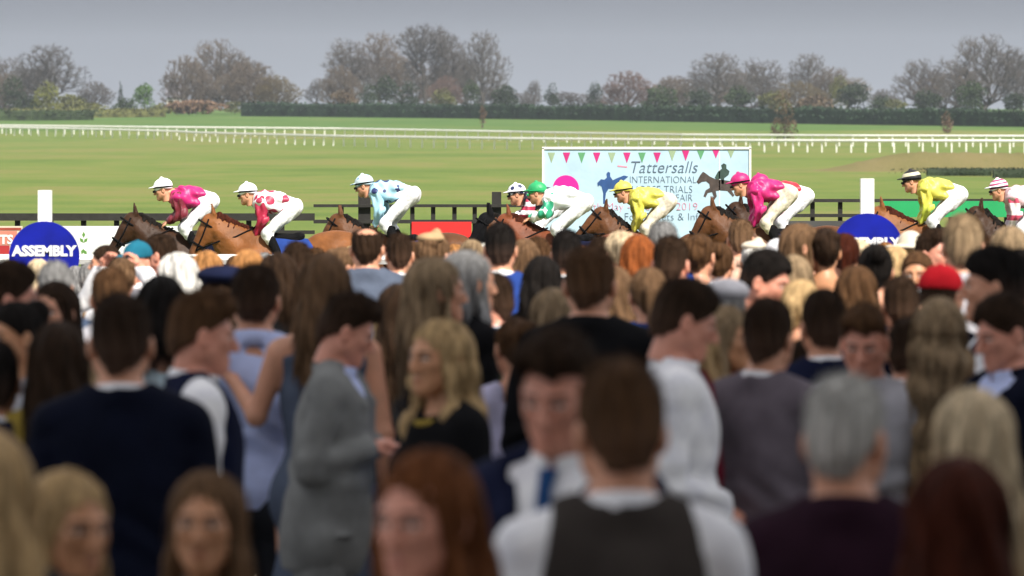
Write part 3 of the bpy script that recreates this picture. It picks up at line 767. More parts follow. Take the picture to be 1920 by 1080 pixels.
# ---------------------------------------------------------------- smooth solid modelling (signed distance field -> surface)
class Vol:
    def __init__(s, lo, hi, h):
        s.h = h; s.lo = np.array(lo, float)
        n = [int(math.ceil((hi[i] - lo[i]) / h)) + 1 for i in range(3)]
        s.ax = [(lo[i] + h * np.arange(n[i])).astype(np.float32) for i in range(3)]
        s.d = np.full(n, .25, np.float32)
    def grid(s, sl=(slice(None),) * 3):
        return s.ax[0][sl[0]][:, None, None], s.ax[1][sl[1]][None, :, None], s.ax[2][sl[2]][None, None, :]
    def put(s, fn, lo, hi, k, sub=False):
        m = k + 2.5 * s.h
        sl = []
        for i in range(3):
            a = int(np.searchsorted(s.ax[i], lo[i] - m)); b = int(np.searchsorted(s.ax[i], hi[i] + m))
            if b <= a: return s
            sl.append(slice(a, b))
        sl = tuple(sl); v = fn(*s.grid(sl)); o = s.d[sl]
        if sub: o = -o
        hh = np.clip(.5 + .5 * (o - v) / k, 0, 1)
        r = o * (1 - hh) + v * hh - k * hh * (1 - hh)
        s.d[sl] = -r if sub else r
        return s
    def cap(s, a, b, ra, rb=None, k=.03, sub=False, sx=1.0):
        rb = ra if rb is None else rb
        a = np.array(a, float); b = np.array(b, float); ba = b - a
        ba2 = np.array((ba[0] / sx, ba[1], ba[2])); bb = float(ba2 @ ba2) + 1e-9
        def fn(x, y, z):
            px, py, pz = (x - a[0]) / sx, y - a[1], z - a[2]
            t = np.clip((px * ba2[0] + py * ba2[1] + pz * ba2[2]) / bb, 0, 1)
            return np.sqrt((px - t * ba2[0]) ** 2 + (py - t * ba2[1]) ** 2 + (pz - t * ba2[2]) ** 2) - (ra + (rb - ra) * t)
        R = max(ra, rb); e = np.array((R * max(sx, 1), R, R))
        return s.put(fn, np.minimum(a, b) - e, np.maximum(a, b) + e, k, sub)
    def ell(s, c, r, k=.03, sub=False):
        def fn(x, y, z):
            a, b, e = (x - c[0]) / r[0], (y - c[1]) / r[1], (z - c[2]) / r[2]
            k0 = np.sqrt(a * a + b * b + e * e); k1 = np.sqrt((a / r[0]) ** 2 + (b / r[1]) ** 2 + (e / r[2]) ** 2)
            return k0 * (k0 - 1) / np.maximum(k1, 1e-6)
        return s.put(fn, np.array(c) - r, np.array(c) + r, k, sub)
    def cut(s, fn):
        s.d = np.maximum(s.d, fn(*s.grid())); return s
    def off(s, fn):
        s.d = s.d + fn(*s.grid()); return s
    def surf(s):
        d = np.pad(s.d, 1, constant_values=.1); h = s.h; lo = s.lo - h
        neg = d < 0
        c = [neg[i:neg.shape[0]-1+i, j:neg.shape[1]-1+j, k:neg.shape[2]-1+k] for i in (0, 1) for j in (0, 1) for k in (0, 1)]
        any_ = np.logical_or.reduce(c); all_ = np.logical_and.reduce(c)
        I = np.argwhere(any_ & ~all_)
        vid = np.full(any_.shape, -1, np.int64); vid[I[:, 0], I[:, 1], I[:, 2]] = np.arange(len(I))
        off = np.array([(i, j, k) for i in (0, 1) for j in (0, 1) for k in (0, 1)])
        dv = np.stack([d[I[:, 0] + o[0], I[:, 1] + o[1], I[:, 2] + o[2]] for o in off], 1)
        acc = np.zeros((len(I), 3)); cnt = np.zeros(len(I))
        for a in range(8):
            for b in range(a + 1, 8):
                if np.abs(off[a] - off[b]).sum() != 1: continue
                m = (dv[:, a] < 0) != (dv[:, b] < 0)
                t = dv[m, a] / (dv[m, a] - dv[m, b])
                acc[m] += off[a] + t[:, None] * (off[b] - off[a]); cnt[m] += 1
        V = lo + h * (I + acc / np.maximum(cnt, 1)[:, None])
        Q = []
        for ax in range(3):
            u, w = [(1, 2), (2, 0), (0, 1)][ax]
            sl0 = [slice(1, -1)] * 3; sl1 = [slice(1, -1)] * 3
            sl0[ax] = slice(0, -1); sl1[ax] = slice(1, None)
            A, Bn = neg[tuple(sl0)], neg[tuple(sl1)]
            E = np.argwhere(A != Bn)
            if not len(E): continue
            e = E.copy(); e[:, u] += 1; e[:, w] += 1
            f = A[E[:, 0], E[:, 1], E[:, 2]]
            def cell(du, dw):
                q = e.copy(); q[:, u] -= du; q[:, w] -= dw
                return vid[q[:, 0], q[:, 1], q[:, 2]]
            q = np.stack([cell(1, 1), cell(0, 1), cell(0, 0), cell(1, 0)], 1)
            q = np.where(f[:, None], q, q[:, ::-1])
            Q.append(q)
        Q = np.concatenate(Q)
        Q = Q[(Q >= 0).all(1)]
        return V, Q

def wrinkle(amp, seed=0, freq=22):
    R = np.random.default_rng(seed)
    K = R.normal(size=(5, 3)) * (freq, freq, freq * .7); ph = R.uniform(0, 6, 5)
    def fn(x, y, z):
        s = 0
        for k, p in zip(K, ph): s = s + np.sin(k[0] * x + k[1] * y + k[2] * z + p + 1.5 * np.sin(z * 9 + p))
        return (amp / 2.5 * s).astype(np.float32)
    return fn

def folds(amp):
    def fn(x, y, z):
        ax = np.abs(x)
        m = np.exp(-((z - 1.13) / .09) ** 2) + .6 * np.exp(-((z - 1.36) / .05) ** 2) * np.exp(-((ax - .19) / .05) ** 2)
        return (amp * m * np.sin(62 * z + 22 * ax + 2.0 * np.sin(13 * x + 9 * y) + 12 * y)).astype(np.float32)
    return fn
def tube_mesh(pts, rad, n=6):
    m = MB(); m.tube(pts, rad, n); return np.concatenate(m.V), [np.concatenate(m.Q), np.concatenate(m.T)]

# ---------------------------------------------------------------- head with a face (local: x right, y forward, z up, centre of the skull)
def head_geo(sex):
    f = sex == 'f'
    v = Vol((-.11, -.13, -.15), (.11, .15, .135), .0045)
    v.ell((0, -.014, .03), (.074, .096, .087), .02)
    v.ell((0, .03, -.03), (.06, .06, .082), .03)
    jw = .030 if f else .036
    for s in (-1, 1):
        v.cap((s * .043, .005, -.055), (s * .012, .060, -.1), jw * .9, .022, .035)
        v.ell((s * .039, .058, -.018), (.020, .020, .02), .025)          # cheek
        v.cap((s * .012, .086, .022), (s * .047, .070, .02), .010, .008, .012)   # brow
    v.ell((0, .068, -.1), (.02, .02, .017), .02)
    v.cap((0, -.025, -.06), (0, -.03, -.15), .052 if f else .058, .052 if f else .06, .02)
    for s in (-1, 1):
        v.ell((s * .031, .096, .002), (.017, .017, .012), .010, True)   # socket
        v.ell((s * .031, .076, .001), (.0135, .0125, .0115), .004)      # eyeball
        v.ell((s * .081, -.012, -.010), (.012, .020, .033), .008)       # ear
        v.ell((s * .091, -.004, -.006), (.006, .010, .018), .005, True)
    v.cap((0, .090, .008), (0, .113 if not f else .108, -.034), .008, .0125, .012)
    for s in (-1, 1): v.ell((s * .012, .098, -.04), (.009, .011, .008), .008)
    v.cap((-.013, .087, -.068), (.013, .087, -.068), .0062, .0062, .010)
    v.cap((-.010, .086, -.078), (.010, .086, -.078), .0066, .0066, .008)
    V, Q = v.surf()
    F_ = np.zeros((len(V), 4), np.float32); F_[:, 3] = 1
    front = V[:, 1] > .05
    lip = front & (np.abs(V[:, 0]) < .019 - np.abs(V[:, 2] + .073) * .6) & (np.abs(V[:, 2] + .073) < .010)
    F_[lip, 0] = .9 if f else .4
    ax = np.abs(V[:, 0])
    brow = front & (ax > .012) & (ax < .05) & (np.abs(V[:, 2] - .022 + (ax - .03) ** 2 * 6) < .0055)
    F_[brow, 1] = .8
    e = np.sqrt(((ax - .031) / .0135) ** 2 + ((V[:, 2] - .000) / .0055) ** 2)
    F_[front & (e < 1.0), 2] = 1
    rim = front & (e >= .85) & (e < 1.7) & (V[:, 2] > -.001); F_[rim, 1] = .9 if f else .6; F_[rim, 2] = 0
    pup = front & (np.hypot(ax - .031, V[:, 2] - .0005) < .0066) & (e < 1.1); F_[pup, 1] = 1; F_[pup, 2] = 0
    return V, [Q], F_
HEADS = {}
def head(sex):
    if sex not in HEADS: HEADS[sex] = head_geo(sex)
    return HEADS[sex]

# ---------------------------------------------------------------- standing figure, 1.75 m tall, facing +Y
ARM = {'down': ((.222, -.03, 1.14), (.232, .05, .90)), 'pocket': ((.26, -.1, 1.15), (.19, .07, .95)), 'hold': ((.222, .03, 1.13), (.085, .25, 1.13)),
       'fold': ((.228, .06, 1.14), (-.03, .2, 1.16)), 'brow': ((.29, .15, 1.38), (.14, .17, 1.6)), 'phone': ((.22, .2, 1.27), (.09, .33, 1.5)),
       'reach': ((.25, .02, 1.20), (.33, .25, 1.31)), 'read': ((.222, -.05, 1.16), (.07, .13, 1.23)), 'clasp': ((.222, -.05, 1.14), (.08, .13, 1.06)), 'hip': ((.34, -.08, 1.17), (.18, .02, 1.0))}
def shoulder(sex): return (.155, -.012, 1.405) if sex == 'f' else (.166, -.012, 1.42)
def joints(sex, pose):
    sh = shoulder(sex); J = {}
    for s, key in ((-1, pose[0]), (1, pose[1])):
        e, w = ARM[key]; q = .92 if sex == 'f' else 1
        J[s] = tuple(np.array((s * p[0] * (q if i else 1), p[1], p[2] - (.015 if sex == 'f' and i else 0))) for i, p in enumerate((sh, e, w)))
    return J
NECK = ((0, -.03, 1.42), (0, .0, 1.60)); HEADC = np.array((0, .012, 1.632))
def torso(v, sex, t, straight=False):
    if sex == 'm':
        v.ell((0, 0, 1.28), (.162 + t, .112 + t, .2 + t), .04); v.cap((-.135, -.012, 1.405), (.135, -.012, 1.405), .056 + t, None, .05)
        v.ell((0, .005, 1.08), (.15 + t, .108 + t, .2), .05); v.ell((0, -.01, .93), (.163 + t, .118 + t, .14), .05)
        v.ell((0, -.055, 1.3), (.14 + t, .06 + t, .16), .05)
        tr = .046
    else:
        v.ell((0, 0, 1.27), (.142 + t, .098 + t, .19 + t), .04); v.cap((-.122, -.012, 1.395), (.122, -.012, 1.395), .046 + t, None, .05)
        v.ell((0, .0, 1.09), (.118 + t, .09 + t, .2), .05); v.ell((0, -.015, .92), (.168 + t, .122 + t, .14), .06)
        for s in (-1, 1): v.ell((s * .068, .078, 1.275), (.062 + t, .055 + t, .06 + t), .04)
        tr = .036
    for s in (-1, 1):
        v.cap((0, -.03, 1.485), (s * (.13 if sex == 'm' else .11), -.018, 1.435), tr + t * .7, tr * .8 + t, .04)
        if not straight: v.ell((s * .075, -.06, .9), (.08 + t, .075 + t, .09 + t), .05)
def arms(v, sex, pose, t, upto=1.0, cuff=0.0, ka=.035):
    J = joints(sex, pose); q = .84 if sex == 'f' else 1
    for s in (-1, 1):
        a, e, w = J[s]
        v.cap(a, e if upto > .5 else a + (e - a) * .7, .052 * q + t, .041 * q + t, ka)
        if upto > .5:
            w2 = e + (w - e) * upto
            v.cap(e, w2, .041 * q + t, .029 * q + t + cuff, min(.02, ka))
def legs(v, sex, t, down=.09):
    q = .95 if sex == 'f' else 1
    for s in (-1, 1):
        v.cap((s * .088, -.005, .90), (s * .098, .012, .49), .088 * q + t, .056 * q + t, .03)
        v.cap((s * .098, .012, .49), (s * .10, -.02, down), .054 * q + t, .040 * q + t, .02)
        v.ell((s * .1, -.03, .37), (.052 * q + t, .056 * q + t, .12), .03)
def hand_geo(s, e, w, curl):
    """palm, four fingers of unequal length and a thumb, as tubes rooted in the palm"""
    d = (w - e) / np.linalg.norm(w - e)
    nrm = np.array((-s, .25, 0.0)) if abs(d[2]) > .7 else np.array((-s * .2, -.1, -1.0)) if d[2] < .5 else np.array((-s * .6, -.6, .2))
    nrm = nrm - d * (nrm @ d); nrm /= np.linalg.norm(nrm); wd = np.cross(d, nrm)
    m = MB(); geo = []
    def rot(vv, ang): return vv * math.cos(ang) + np.cross(wd, vv) * math.sin(ang)
    sg = 1.0 if (rot(d, .1) @ nrm) > 0 else -1.0
    m.tube([w - d * .01, w + d * .03, w + d * .085], [.027, .034, .03], 8, .5)
    thumb = 1 if (wd @ np.array((0, 1.0, .3))) > 0 else -1
    for i, L in enumerate((.072, .082, .077, .06)):
        p = w + d * .082 + wd * thumb * (.027 - .018 * i); pts = [p - d * .02]; c = 0
        for k, fr in enumerate((.45, .32, .23)):
            c += curl * (.6 if k == 0 else 1); p = p + rot(d, sg * c) * L * fr; pts.append(p)
        m.tube(pts, [.0095, .009, .008, .0065], 6)
    p = w + d * .025 + wd * thumb * .026
    t1 = p + (d * .6 + wd * thumb * .75 + nrm * .3) * .04; t2 = t1 + (d * .9 + wd * thumb * .15 + nrm * .4) * .032
    m.tube([p - wd * thumb * .012, t1, t2], [.014, .011, .008], 6)
    return np.concatenate(m.V), [np.concatenate(m.Q), np.concatenate(m.T)]
HS = .94
BODY = {}
def body_mesh(sex, pose, hy, hpit):
    key = (sex, pose, round(hy), round(hpit))
    if key in BODY: return BODY[key]
    v = Vol((-.72, -.28, -.01), (.72, .50, 1.66), .0125)
    torso(v, sex, 0); arms(v, sex, pose, 0); legs(v, sex, 0)
    v.cap(*NECK, .053 if sex == 'm' else .046, .051 if sex == 'm' else .045, .04)
    for s in (-1, 1): v.cap((s * .1, -.05, .05), (s * .112, .13, .032), .04, .03, .03)
    V, Q = v.surf()
    parts = [(V, [Q], np.tile(np.array((0, 0, 0, 1), np.float32), (len(V), 1)))]
    HV, HF, Hc = head(sex)
    M = np.array(Euler((math.radians(hpit), 0, math.radians(hy))).to_matrix())
    parts.append((HV * HS @ M.T + HEADC - (0, 0, .006), HF, Hc))
    J = joints(sex, pose)
    for s, key_ in ((-1, pose[0]), (1, pose[1])):
        hv, hf = hand_geo(s, J[s][1], J[s][2], .35 if key_ in ('down', 'pocket', 'hip') else .75)
        parts.append((hv, hf, np.tile(np.array((0, 0, 0, 1), np.float32), (len(hv), 1))))
    BODY[key] = join('body', parts)
    return BODY[key]
def join(name, parts):
    n = 0; Vs, Qs, Ts, Cs = [], [], [], []
    for V, Fs, C in parts:
        for f in Fs:
            f = np.asarray(f)
            if not len(f): continue
            (Qs if f.shape[1] == 4 else Ts).append(f + n)
        Vs.append(V); Cs.append(C); n += len(V)
    me = mk(name, np.concatenate(Vs), ([np.concatenate(Qs)] if Qs else []) + ([np.concatenate(Ts)] if Ts else []))
    at = me.color_attributes.new('feat', 'FLOAT_COLOR', 'POINT')
    at.data.foreach_set('color', np.concatenate(Cs).ravel())
    return me
GARM = {}
def garment(kind, sex, pose):
    arms_in = kind in ('jacket', 'shirt', 'top', 'coat', 'sleeved_dress', 'bolero')
    key = (kind, sex, pose if arms_in else None)
    if key in GARM: return GARM[key]
    sd = sum(ord(c) for c in kind + sex) + len(GARM)
    v = Vol((-.72, -.32, .30 if 'dress' in kind or kind == 'coat' else .72), (.72, .5, 1.60), .0115)
    nk = .056 if sex == 'm' else .047
    if kind in ('jacket', 'coat'):
        t = .024
        torso(v, sex, t, True); arms(v, sex, pose, .015, .93, .012, .010)
        v.ell((0, -.01, 1.06), ((.182 if sex == 'm' else .15), .132, .24), .08); v.ell((0, -.012, .86), (.19, .148, .22), .08)
        if kind == 'coat': v.cap((0, -.01, .9), (0, -.01, .40), .15, .2, .06)
        for s in (-1, 1): v.ell((s * shoulder(sex)[0] * .97, -.012, 1.42), (.064, .068, .050), .025)
        v.off(wrinkle(.005, sd, 20)); v.off(folds(.006))
        v.cut(lambda x, y, z: -np.maximum(np.maximum(np.abs(x) - .0035, y + .045), z - 1.05) + 0 * x)          # back vent
        for s in (-1, 1): v.ell((s * .135, .07, .93), (.07, .05, .012), .006)       # pocket flaps
        v.cap((0, -.03, 1.535), (0, .0, 1.75), nk + .016, None, .01, True)
        lo = .78 if kind == 'jacket' else .45
        v.cut(lambda x, y, z: lo - z + 0 * x + 0 * y)
        v.cut(lambda x, y, z: -np.maximum(np.maximum(np.abs(x) - np.clip((z - 1.12) * .30, 0, .2), .02 - y), -(z - 1.12)) + 0 * x)   # open front
        for s in (-1, 1):
            v.cap((s * .012, .135, 1.13), (s * .08, .105, 1.38), .012, .02, .015); v.cap((s * .08, .105, 1.38), (s * .075, -.03, 1.5), .02, .018, .015)
        v.cap((-.075, -.03, 1.5), (0, -.092, 1.492), .017, None, .015); v.cap((.075, -.03, 1.5), (0, -.092, 1.492), .017, None, .015)
    elif kind in ('shirt', 'top'):
        torso(v, sex, .013); arms(v, sex, pose, .013, .95, .008, .014)
        v.ell((0, -.01, .96), (.178, .132, .16), .05)
        v.off(wrinkle(.005, sd, 24)); v.off(folds(.007))
        v.cap((0, -.03, 1.43), (0, .0, 1.7), nk + (.006 if kind == 'shirt' else .02), None, .01, True)
        v.cut(lambda x, y, z: .88 - z + 0 * x + 0 * y)
    elif kind == 'shirtfront':
        torso(v, sex, .006); v.cap((0, -.03, 1.43), (0, .0, 1.7), nk + .006, None, .01, True); v.cut(lambda x, y, z: np.maximum(.95 - z, z - 1.452 - .045 * (y > .01)) + 0 * x)
    elif kind == 'waistcoat':
        torso(v, sex, .026); v.off(wrinkle(.003, sd, 18))
        v.cap((0, -.025, 1.525), (0, .0, 1.75), nk + .018, None, .01, True)
        v.cut(lambda x, y, z: np.maximum(.97 - z, np.abs(x) - .165 + np.clip(z - 1.3, 0, .2) * .2 + 0 * z) + 0 * y)
        v.cut(lambda x, y, z: -np.maximum(np.maximum(np.abs(x) - np.clip((z - 1.16) * .30, 0, .2), .02 - y), -(z - 1.16)) + 0 * x)
    else:                                             # dresses
        torso(v, sex, .013)
        v.cap((0, -.01, .92), (0, -.01, .46), .13, .2, .08)
        if kind == 'sleeved_dress': arms(v, sex, pose, .014, .8)
        v.off(wrinkle(.006, sd, 20))
        v.cap((0, -.03, 1.43), (0, .0, 1.7), nk + .03, None, .01, True)
        if kind == 'dress':
            v.cut(lambda x, y, z: np.where(np.abs(np.abs(x) - .085) < .018, z - 1.6, z - 1.40) + 0 * y)
            v.cut(lambda x, y, z: np.abs(x) - .152 + 0 * y + 0 * z - (z < 1.2) * .3)
        v.cut(lambda x, y, z: .46 - z + 0 * x + 0 * y)
    V, Q = v.surf()
    GARM[key] = mk(kind, V, [Q])
    return GARM[key]
def trousers(sex):
    k = ('trousers', sex)
    if k not in GARM:
        v = Vol((-.3, -.25, .04), (.3, .22, 1.08), .0125)
        legs(v, sex, .02, .07); v.ell((0, -.01, .93), (.172, .126, .15), .05)
        for s in (-1, 1): v.ell((s * .075, -.06, .9), (.09, .085, .1), .05)
        v.off(wrinkle(.006, 5, 18)); v.cut(lambda x, y, z: np.maximum(z - 1.0, .07 - z) + 0 * x + 0 * y)
        GARM[k] = mk('trousers', *[(a if i == 0 else [a]) for i, a in enumerate(v.surf())])
    return GARM[k]
def shoe_mesh():
    if 'shoe' not in GARM:
        v = Vol((-.09, -.14, -.03), (.09, .24, .14), .008)
        v.cap((0, -.06, .05), (.012, .15, .035), .047, .04, .02); v.cap((0, -.05, .05), (0, -.045, .1), .046, .044, .02); v.cut(lambda x, y, z: np.maximum(-z, z - .105) + 0 * x + 0 * y)
        V, Q = v.surf(); GARM['shoe'] = mk('shoe', V, [Q])
    return GARM['shoe']
def ring_band(name, z0, z1, r0, r1, cy0, cy1, th=.006, dip=.012):
    """a shirt collar: band round the neck, open a little at the throat"""
    n = 28; V = []
    for k in range(n + 1):
        a = math.pi / 2 + .12 + (2 * math.pi - .24) * k / n
        fr = (1 + math.sin(a)) / 2
        for r, z, cy in ((r0, z0, cy0), (r1, z1, cy1), (r1 + th, z1 - .002, cy1), (r0 + th * 1.8, z0, cy0)):
            V.append((r * math.cos(a), cy + r * 1.08 * math.sin(a), z - dip * fr * 1.6))
    Q = [(4*k+j, 4*k+(j+1) % 4, 4*k+4+(j+1) % 4, 4*k+4+j) for k in range(n) for j in range(4)]
    return mk(name, V, [Q])
def collar_mesh(sex):
    k = ('collar', sex)
    if k not in GARM:
        q = 1 if sex == 'm' else .85
        GARM[k] = ring_band('collar', 1.468, 1.528, .063 * q, .0625 * q, -.026, -.016, .006, .016)
    return GARM[k]
def tie_mesh():
    if 'tie' not in GARM:
        P = [(-.017, .078, 1.478), (.017, .078, 1.478), (.012, .104, 1.435), (-.012, .104, 1.435), (-.03, .146, 1.16), (.03, .146, 1.16), (0, .142, 1.1)]
        V = P + [(x, y - .02, z) for x, y, z in P]; n = 7
        out = [0, 3, 4, 6, 5, 2, 1]
        Q = [(0, 3, 2, 1), (3, 4, 5, 2)] + [(out[i], out[(i + 1) % n], n + out[(i + 1) % n], n + out[i]) for i in range(n)]
        GARM['tie'] = mk('tie', V, [Q, [(4, 6, 5)]], False)
    return GARM['tie']
def necklace_mesh():
    if 'necklace' not in GARM:
        m = MB(); pts = [(.072 * math.cos(a), -.012 + .088 * math.sin(a), 1.452 - .03 * max(0, math.sin(a))) for a in np.linspace(0, 2 * math.pi, 30)]
        m.tube(pts, .012, 6); GARM['necklace'] = m.mesh('necklace', True)
    return GARM['necklace']

# ---------------------------------------------------------------- hair and hats (head-local)
HAIRM = {}
def add_strands(V, Q, style, seed, hat=False):
    if hat: return V, Q
    R = np.random.default_rng(seed * 7 + len(style))
    P = V[Q]; fn = np.cross(P[:, 2] - P[:, 0], P[:, 3] - P[:, 1]); N = np.zeros_like(V)
    for k in range(4): np.add.at(N, Q[:, k], fn)
    N /= np.linalg.norm(N, axis=1, keepdims=True) + 1e-9
    long_ = style in ('long', 'wavy', 'bob')
    n = 1300 if long_ else 1700
    ok = np.where(V[:, 1] < (.02 if long_ else .09))[0]
    i = R.choice(ok, n); p = V[i] - N[i] * .003; nn = N[i]
    if long_:
        d = nn * .10 + np.array((0, 0, -1.0)) + R.normal(size=(n, 3)) * .13; L = R.uniform(.05, .11, (n, 1)); r = R.uniform(.0012, .0026, (n, 1))
        d[:, 2] = np.where(V[i][:, 2] > .09, d[:, 2] * .3, d[:, 2]); curl = nn * .02 + np.array((0, 0, -.5))
    else:
        topw = np.clip((V[i][:, 2:3] - .02) / .08, .15, 1) if style not in ('bun', 'updo', 'tail') else .5
        d = nn * .38 + np.array((0, -.45, .0)) + R.normal(size=(n, 3)) * .3; L = R.uniform(.012, .028, (n, 1)) * topw; r = R.uniform(.0008, .0017, (n, 1)); curl = R.normal(size=(n, 3)) * .3
    d /= np.linalg.norm(d, axis=1, keepdims=True)
    pts = [p]; 
    for k in range(3):
        d = d + curl * .5; d /= np.linalg.norm(d, axis=1, keepdims=True); pts.append(pts[-1] + d * L / 3)
    u = np.cross(d, np.array((.3, .5, .8))); u /= np.linalg.norm(u, axis=1, keepdims=True) + 1e-9; w = np.cross(d, u)
    VV = []
    for k, q in enumerate(pts):
        rr = r * (1, .9, .65, .15)[k]
        for j in range(3):
            a = 2 * math.pi * j / 3; VV.append(q + rr * (math.cos(a) * u + math.sin(a) * w))
    VV = np.stack(VV, 1).reshape(-1, 3); o = np.arange(n)[:, None] * 12 + len(V)
    QQ = [o + np.array([[k*3+j, k*3+(j+1) % 3, k*3+3+(j+1) % 3, k*3+3+j]]) for k in range(3) for j in range(3)]
    return np.concatenate([V, VV]), np.concatenate([Q] + QQ)
def strands(amp, N, seed=0):
    def fn(x, y, z):
        th = np.arctan2(x, -y + .02)
        return (amp * np.sin(th * N + 2.2 * np.sin(z * 16 + seed) + seed) + amp * .6 * np.sin(th * N * 2.3 + 3 * np.sin(z * 9 + 2 * seed))).astype(np.float32)
    return fn
def hair_mesh(style, seed=0, hat=False):
    key = (style, seed, hat)
    if key in HAIRM: return HAIRM[key]
    R = random.Random(seed + 5)
    long_ = style in ('long', 'wavy', 'bob')
    v = Vol((-.17, -.2, -.47 if long_ else -.16), (.17, .16, .17), .0075 if long_ else .006)
    if style in ('short', 'crop', 'bald', 'quiff'):
        t = dict(short=.013, crop=.008, bald=.011, quiff=.013)[style]
        v.ell((0, -.014, .03), (.074 + t * .55, .096 + t * .8, .087 + t), .01); v.ell((0, .0, .07), (.06 + t * .6, .085 + t, .05 + t * 1.5), .03)
        v.cap((0, -.06, -.02), (0, -.052, -.075), .055 + t * .4, .044 + t * .3, .02)
        if style == 'quiff':
            v.cap((-.04, .055, .1), (.045, .062, .098), .026, .03, .03); v.cap((0, .0, .11), (0, .06, .108), .035, .03, .03)
        v.off(strands(.003, 21, seed))
        for s in (-1, 1): v.ell((s * .08, .0, -.02), (.02, .026, .034), .008, True)      # round the ears
        hl = {'quiff': .022, 'crop': .012}.get(style, 0.0)
        v.cut(lambda x, y, z: (.068 + hl * (np.abs(x) > .03) + (y - .09) * (.80) + .012 * np.sin(x * 60 + seed) - z) * .78 - 0 * x)
        v.ell((0, .125, -.01), (.062, .07, .082), .008, True)
        if style == 'bald': v.ell((0, -.02, .115), (.066, .085, .062), .01, True)
    elif long_:
        end = {'long': -.40, 'wavy': -.44, 'bob': -.17}[style] + R.uniform(-.03, .03)
        w = .016 if style == 'wavy' else 0
        v.ell((0, -.018, .032), (.079, .103, .095), .012)
        v.cap((0, -.045, .02), (0, -.075, -.16), .078, .074, .04, sx=1.15)
        v.ell((0, -.085, end * .62), (.112, .055, abs(end) * .62), .05)
        for s in (-1, 1):
            pts = [(s * .062, .02, .04), (s * .080, .012, -.09), (s * .098, .02, -.2), (s * (.105 + w), .055, end * .88)]
            for i in range(3):
                if pts[i][2] > end + .05: v.cap(pts[i], pts[i+1] if pts[i+1][2] > end else (pts[i+1][0], pts[i+1][1], end), (.017, .020, .026)[i] * (1 + .25 * s * (seed - 1)), (.020, .026, .020)[i] * (1 + .25 * s * (seed - 1)), .02)
        v.off(strands(.0055, 13, seed))
        if style == 'wavy': v.off(lambda x, y, z: (.009 * np.sin(z * 44 + 9 * x + seed) * (z < 0)).astype(np.float32))
        v.ell((0, .13, -.035), (.066, .12, .112), .012, True); v.cap((0, .02, .15), (0, .1, .11), .008, .010, .012, True)
        v.cap((0, -.02, -.06), (0, -.03, -.22), .044, .05, .01, True)
        v.cut(lambda x, y, z: end + .05 * np.sin(x * 38 + seed) + .02 * np.sin(y * 60) - z)
        v.cut(lambda x, y, z: np.where(z > .02, (y - .072 - .35 * (z - .02) * 0) * .7 - .3 * np.clip(z - .05, 0, 1), -1) + 0 * x)
    else:                                              # bun, tail, updo
        v.ell((0, -.016, .032), (.084, .107, .099), .012)
        v.cap((0, -.055, -.02), (0, -.05, -.07), .062, .045, .02)
        if style == 'bun': v.ell((0, -.105, .085), (.048, .05, .05), .012)
        if style == 'updo':
            v.ell((0, -.11, .02), (.062, .048, .06), .015); v.ell((.02, -.09, .08), (.05, .05, .04), .015); v.ell((-.03, -.1, .06), (.04, .05, .04), .015)
        if style == 'tail':
            v.ell((0, -.125, .03), (.03, .03, .03), .015); v.cap((0, -.14, .02), (0, -.145, -.13), .032, .02, .02)
        v.off(strands(.003, 17, seed))
        v.cut(lambda x, y, z: (.074 + (y - .09) * .86 - z) * .76 + 0 * x)
        v.ell((0, .13, -.02), (.06, .07, .085), .01, True)
        for s in (-1, 1): v.ell((s * .085, .0, -.02), (.02, .022, .03), .008, True)
    if hat: v.cut(lambda x, y, z: z - .045 + .12 * y + 0 * x)
    V, Q = add_strands(*v.surf(), style, seed, hat)
    HAIRM[key] = mk('hair', V, [Q])
    return HAIRM[key]
HATM = {}
def hat_mesh(kind):
    if kind in HATM: return HATM[kind]
    v = Vol((-.24, -.26, -.05), (.24, .28, .24), .007)
    if kind == 'cap':
        v.ell((0, -.016, .05), (.088, .112, .092), .01); v.cut(lambda x, y, z: .035 - .1 * y - z + 0 * x)
        v.ell((0, .12, .042), (.07, .085, .012), .012); v.ell((0, -.016, .144), (.008, .008, .006), .004)
    elif kind == 'flatcap':
        v.ell((0, 0, .075), (.098, .132, .055), .02); v.ell((0, .03, .068), (.09, .115, .03), .02); v.ell((0, .11, .05), (.075, .05, .012), .012); v.cut(lambda x, y, z: .032 - z + 0 * x + 0 * y)
    elif kind == 'beret':
        v.ell((.02, -.03, .095), (.135, .14, .05), .02); v.ell((0, -.016, .055), (.088, .11, .05), .02); v.cut(lambda x, y, z: .035 - .2 * y - z + 0 * x)
    elif kind == 'bandhat':
        v.ell((0, -.06, .11), (.085, .08, .035), .02); v.ell((.03, -.04, .14), (.03, .02, .03), .02)
    else:                                              # brim
        v.ell((0, -.016, .075), (.088, .108, .085), .01); v.ell((0, -.016, .052), (.175, .19, .014), .02); v.cut(lambda x, y, z: .04 - z + 0 * x + 0 * y)
    V, Q = v.surf(); HATM[kind] = mk('hat', V, [Q])
    return HATM[kind]

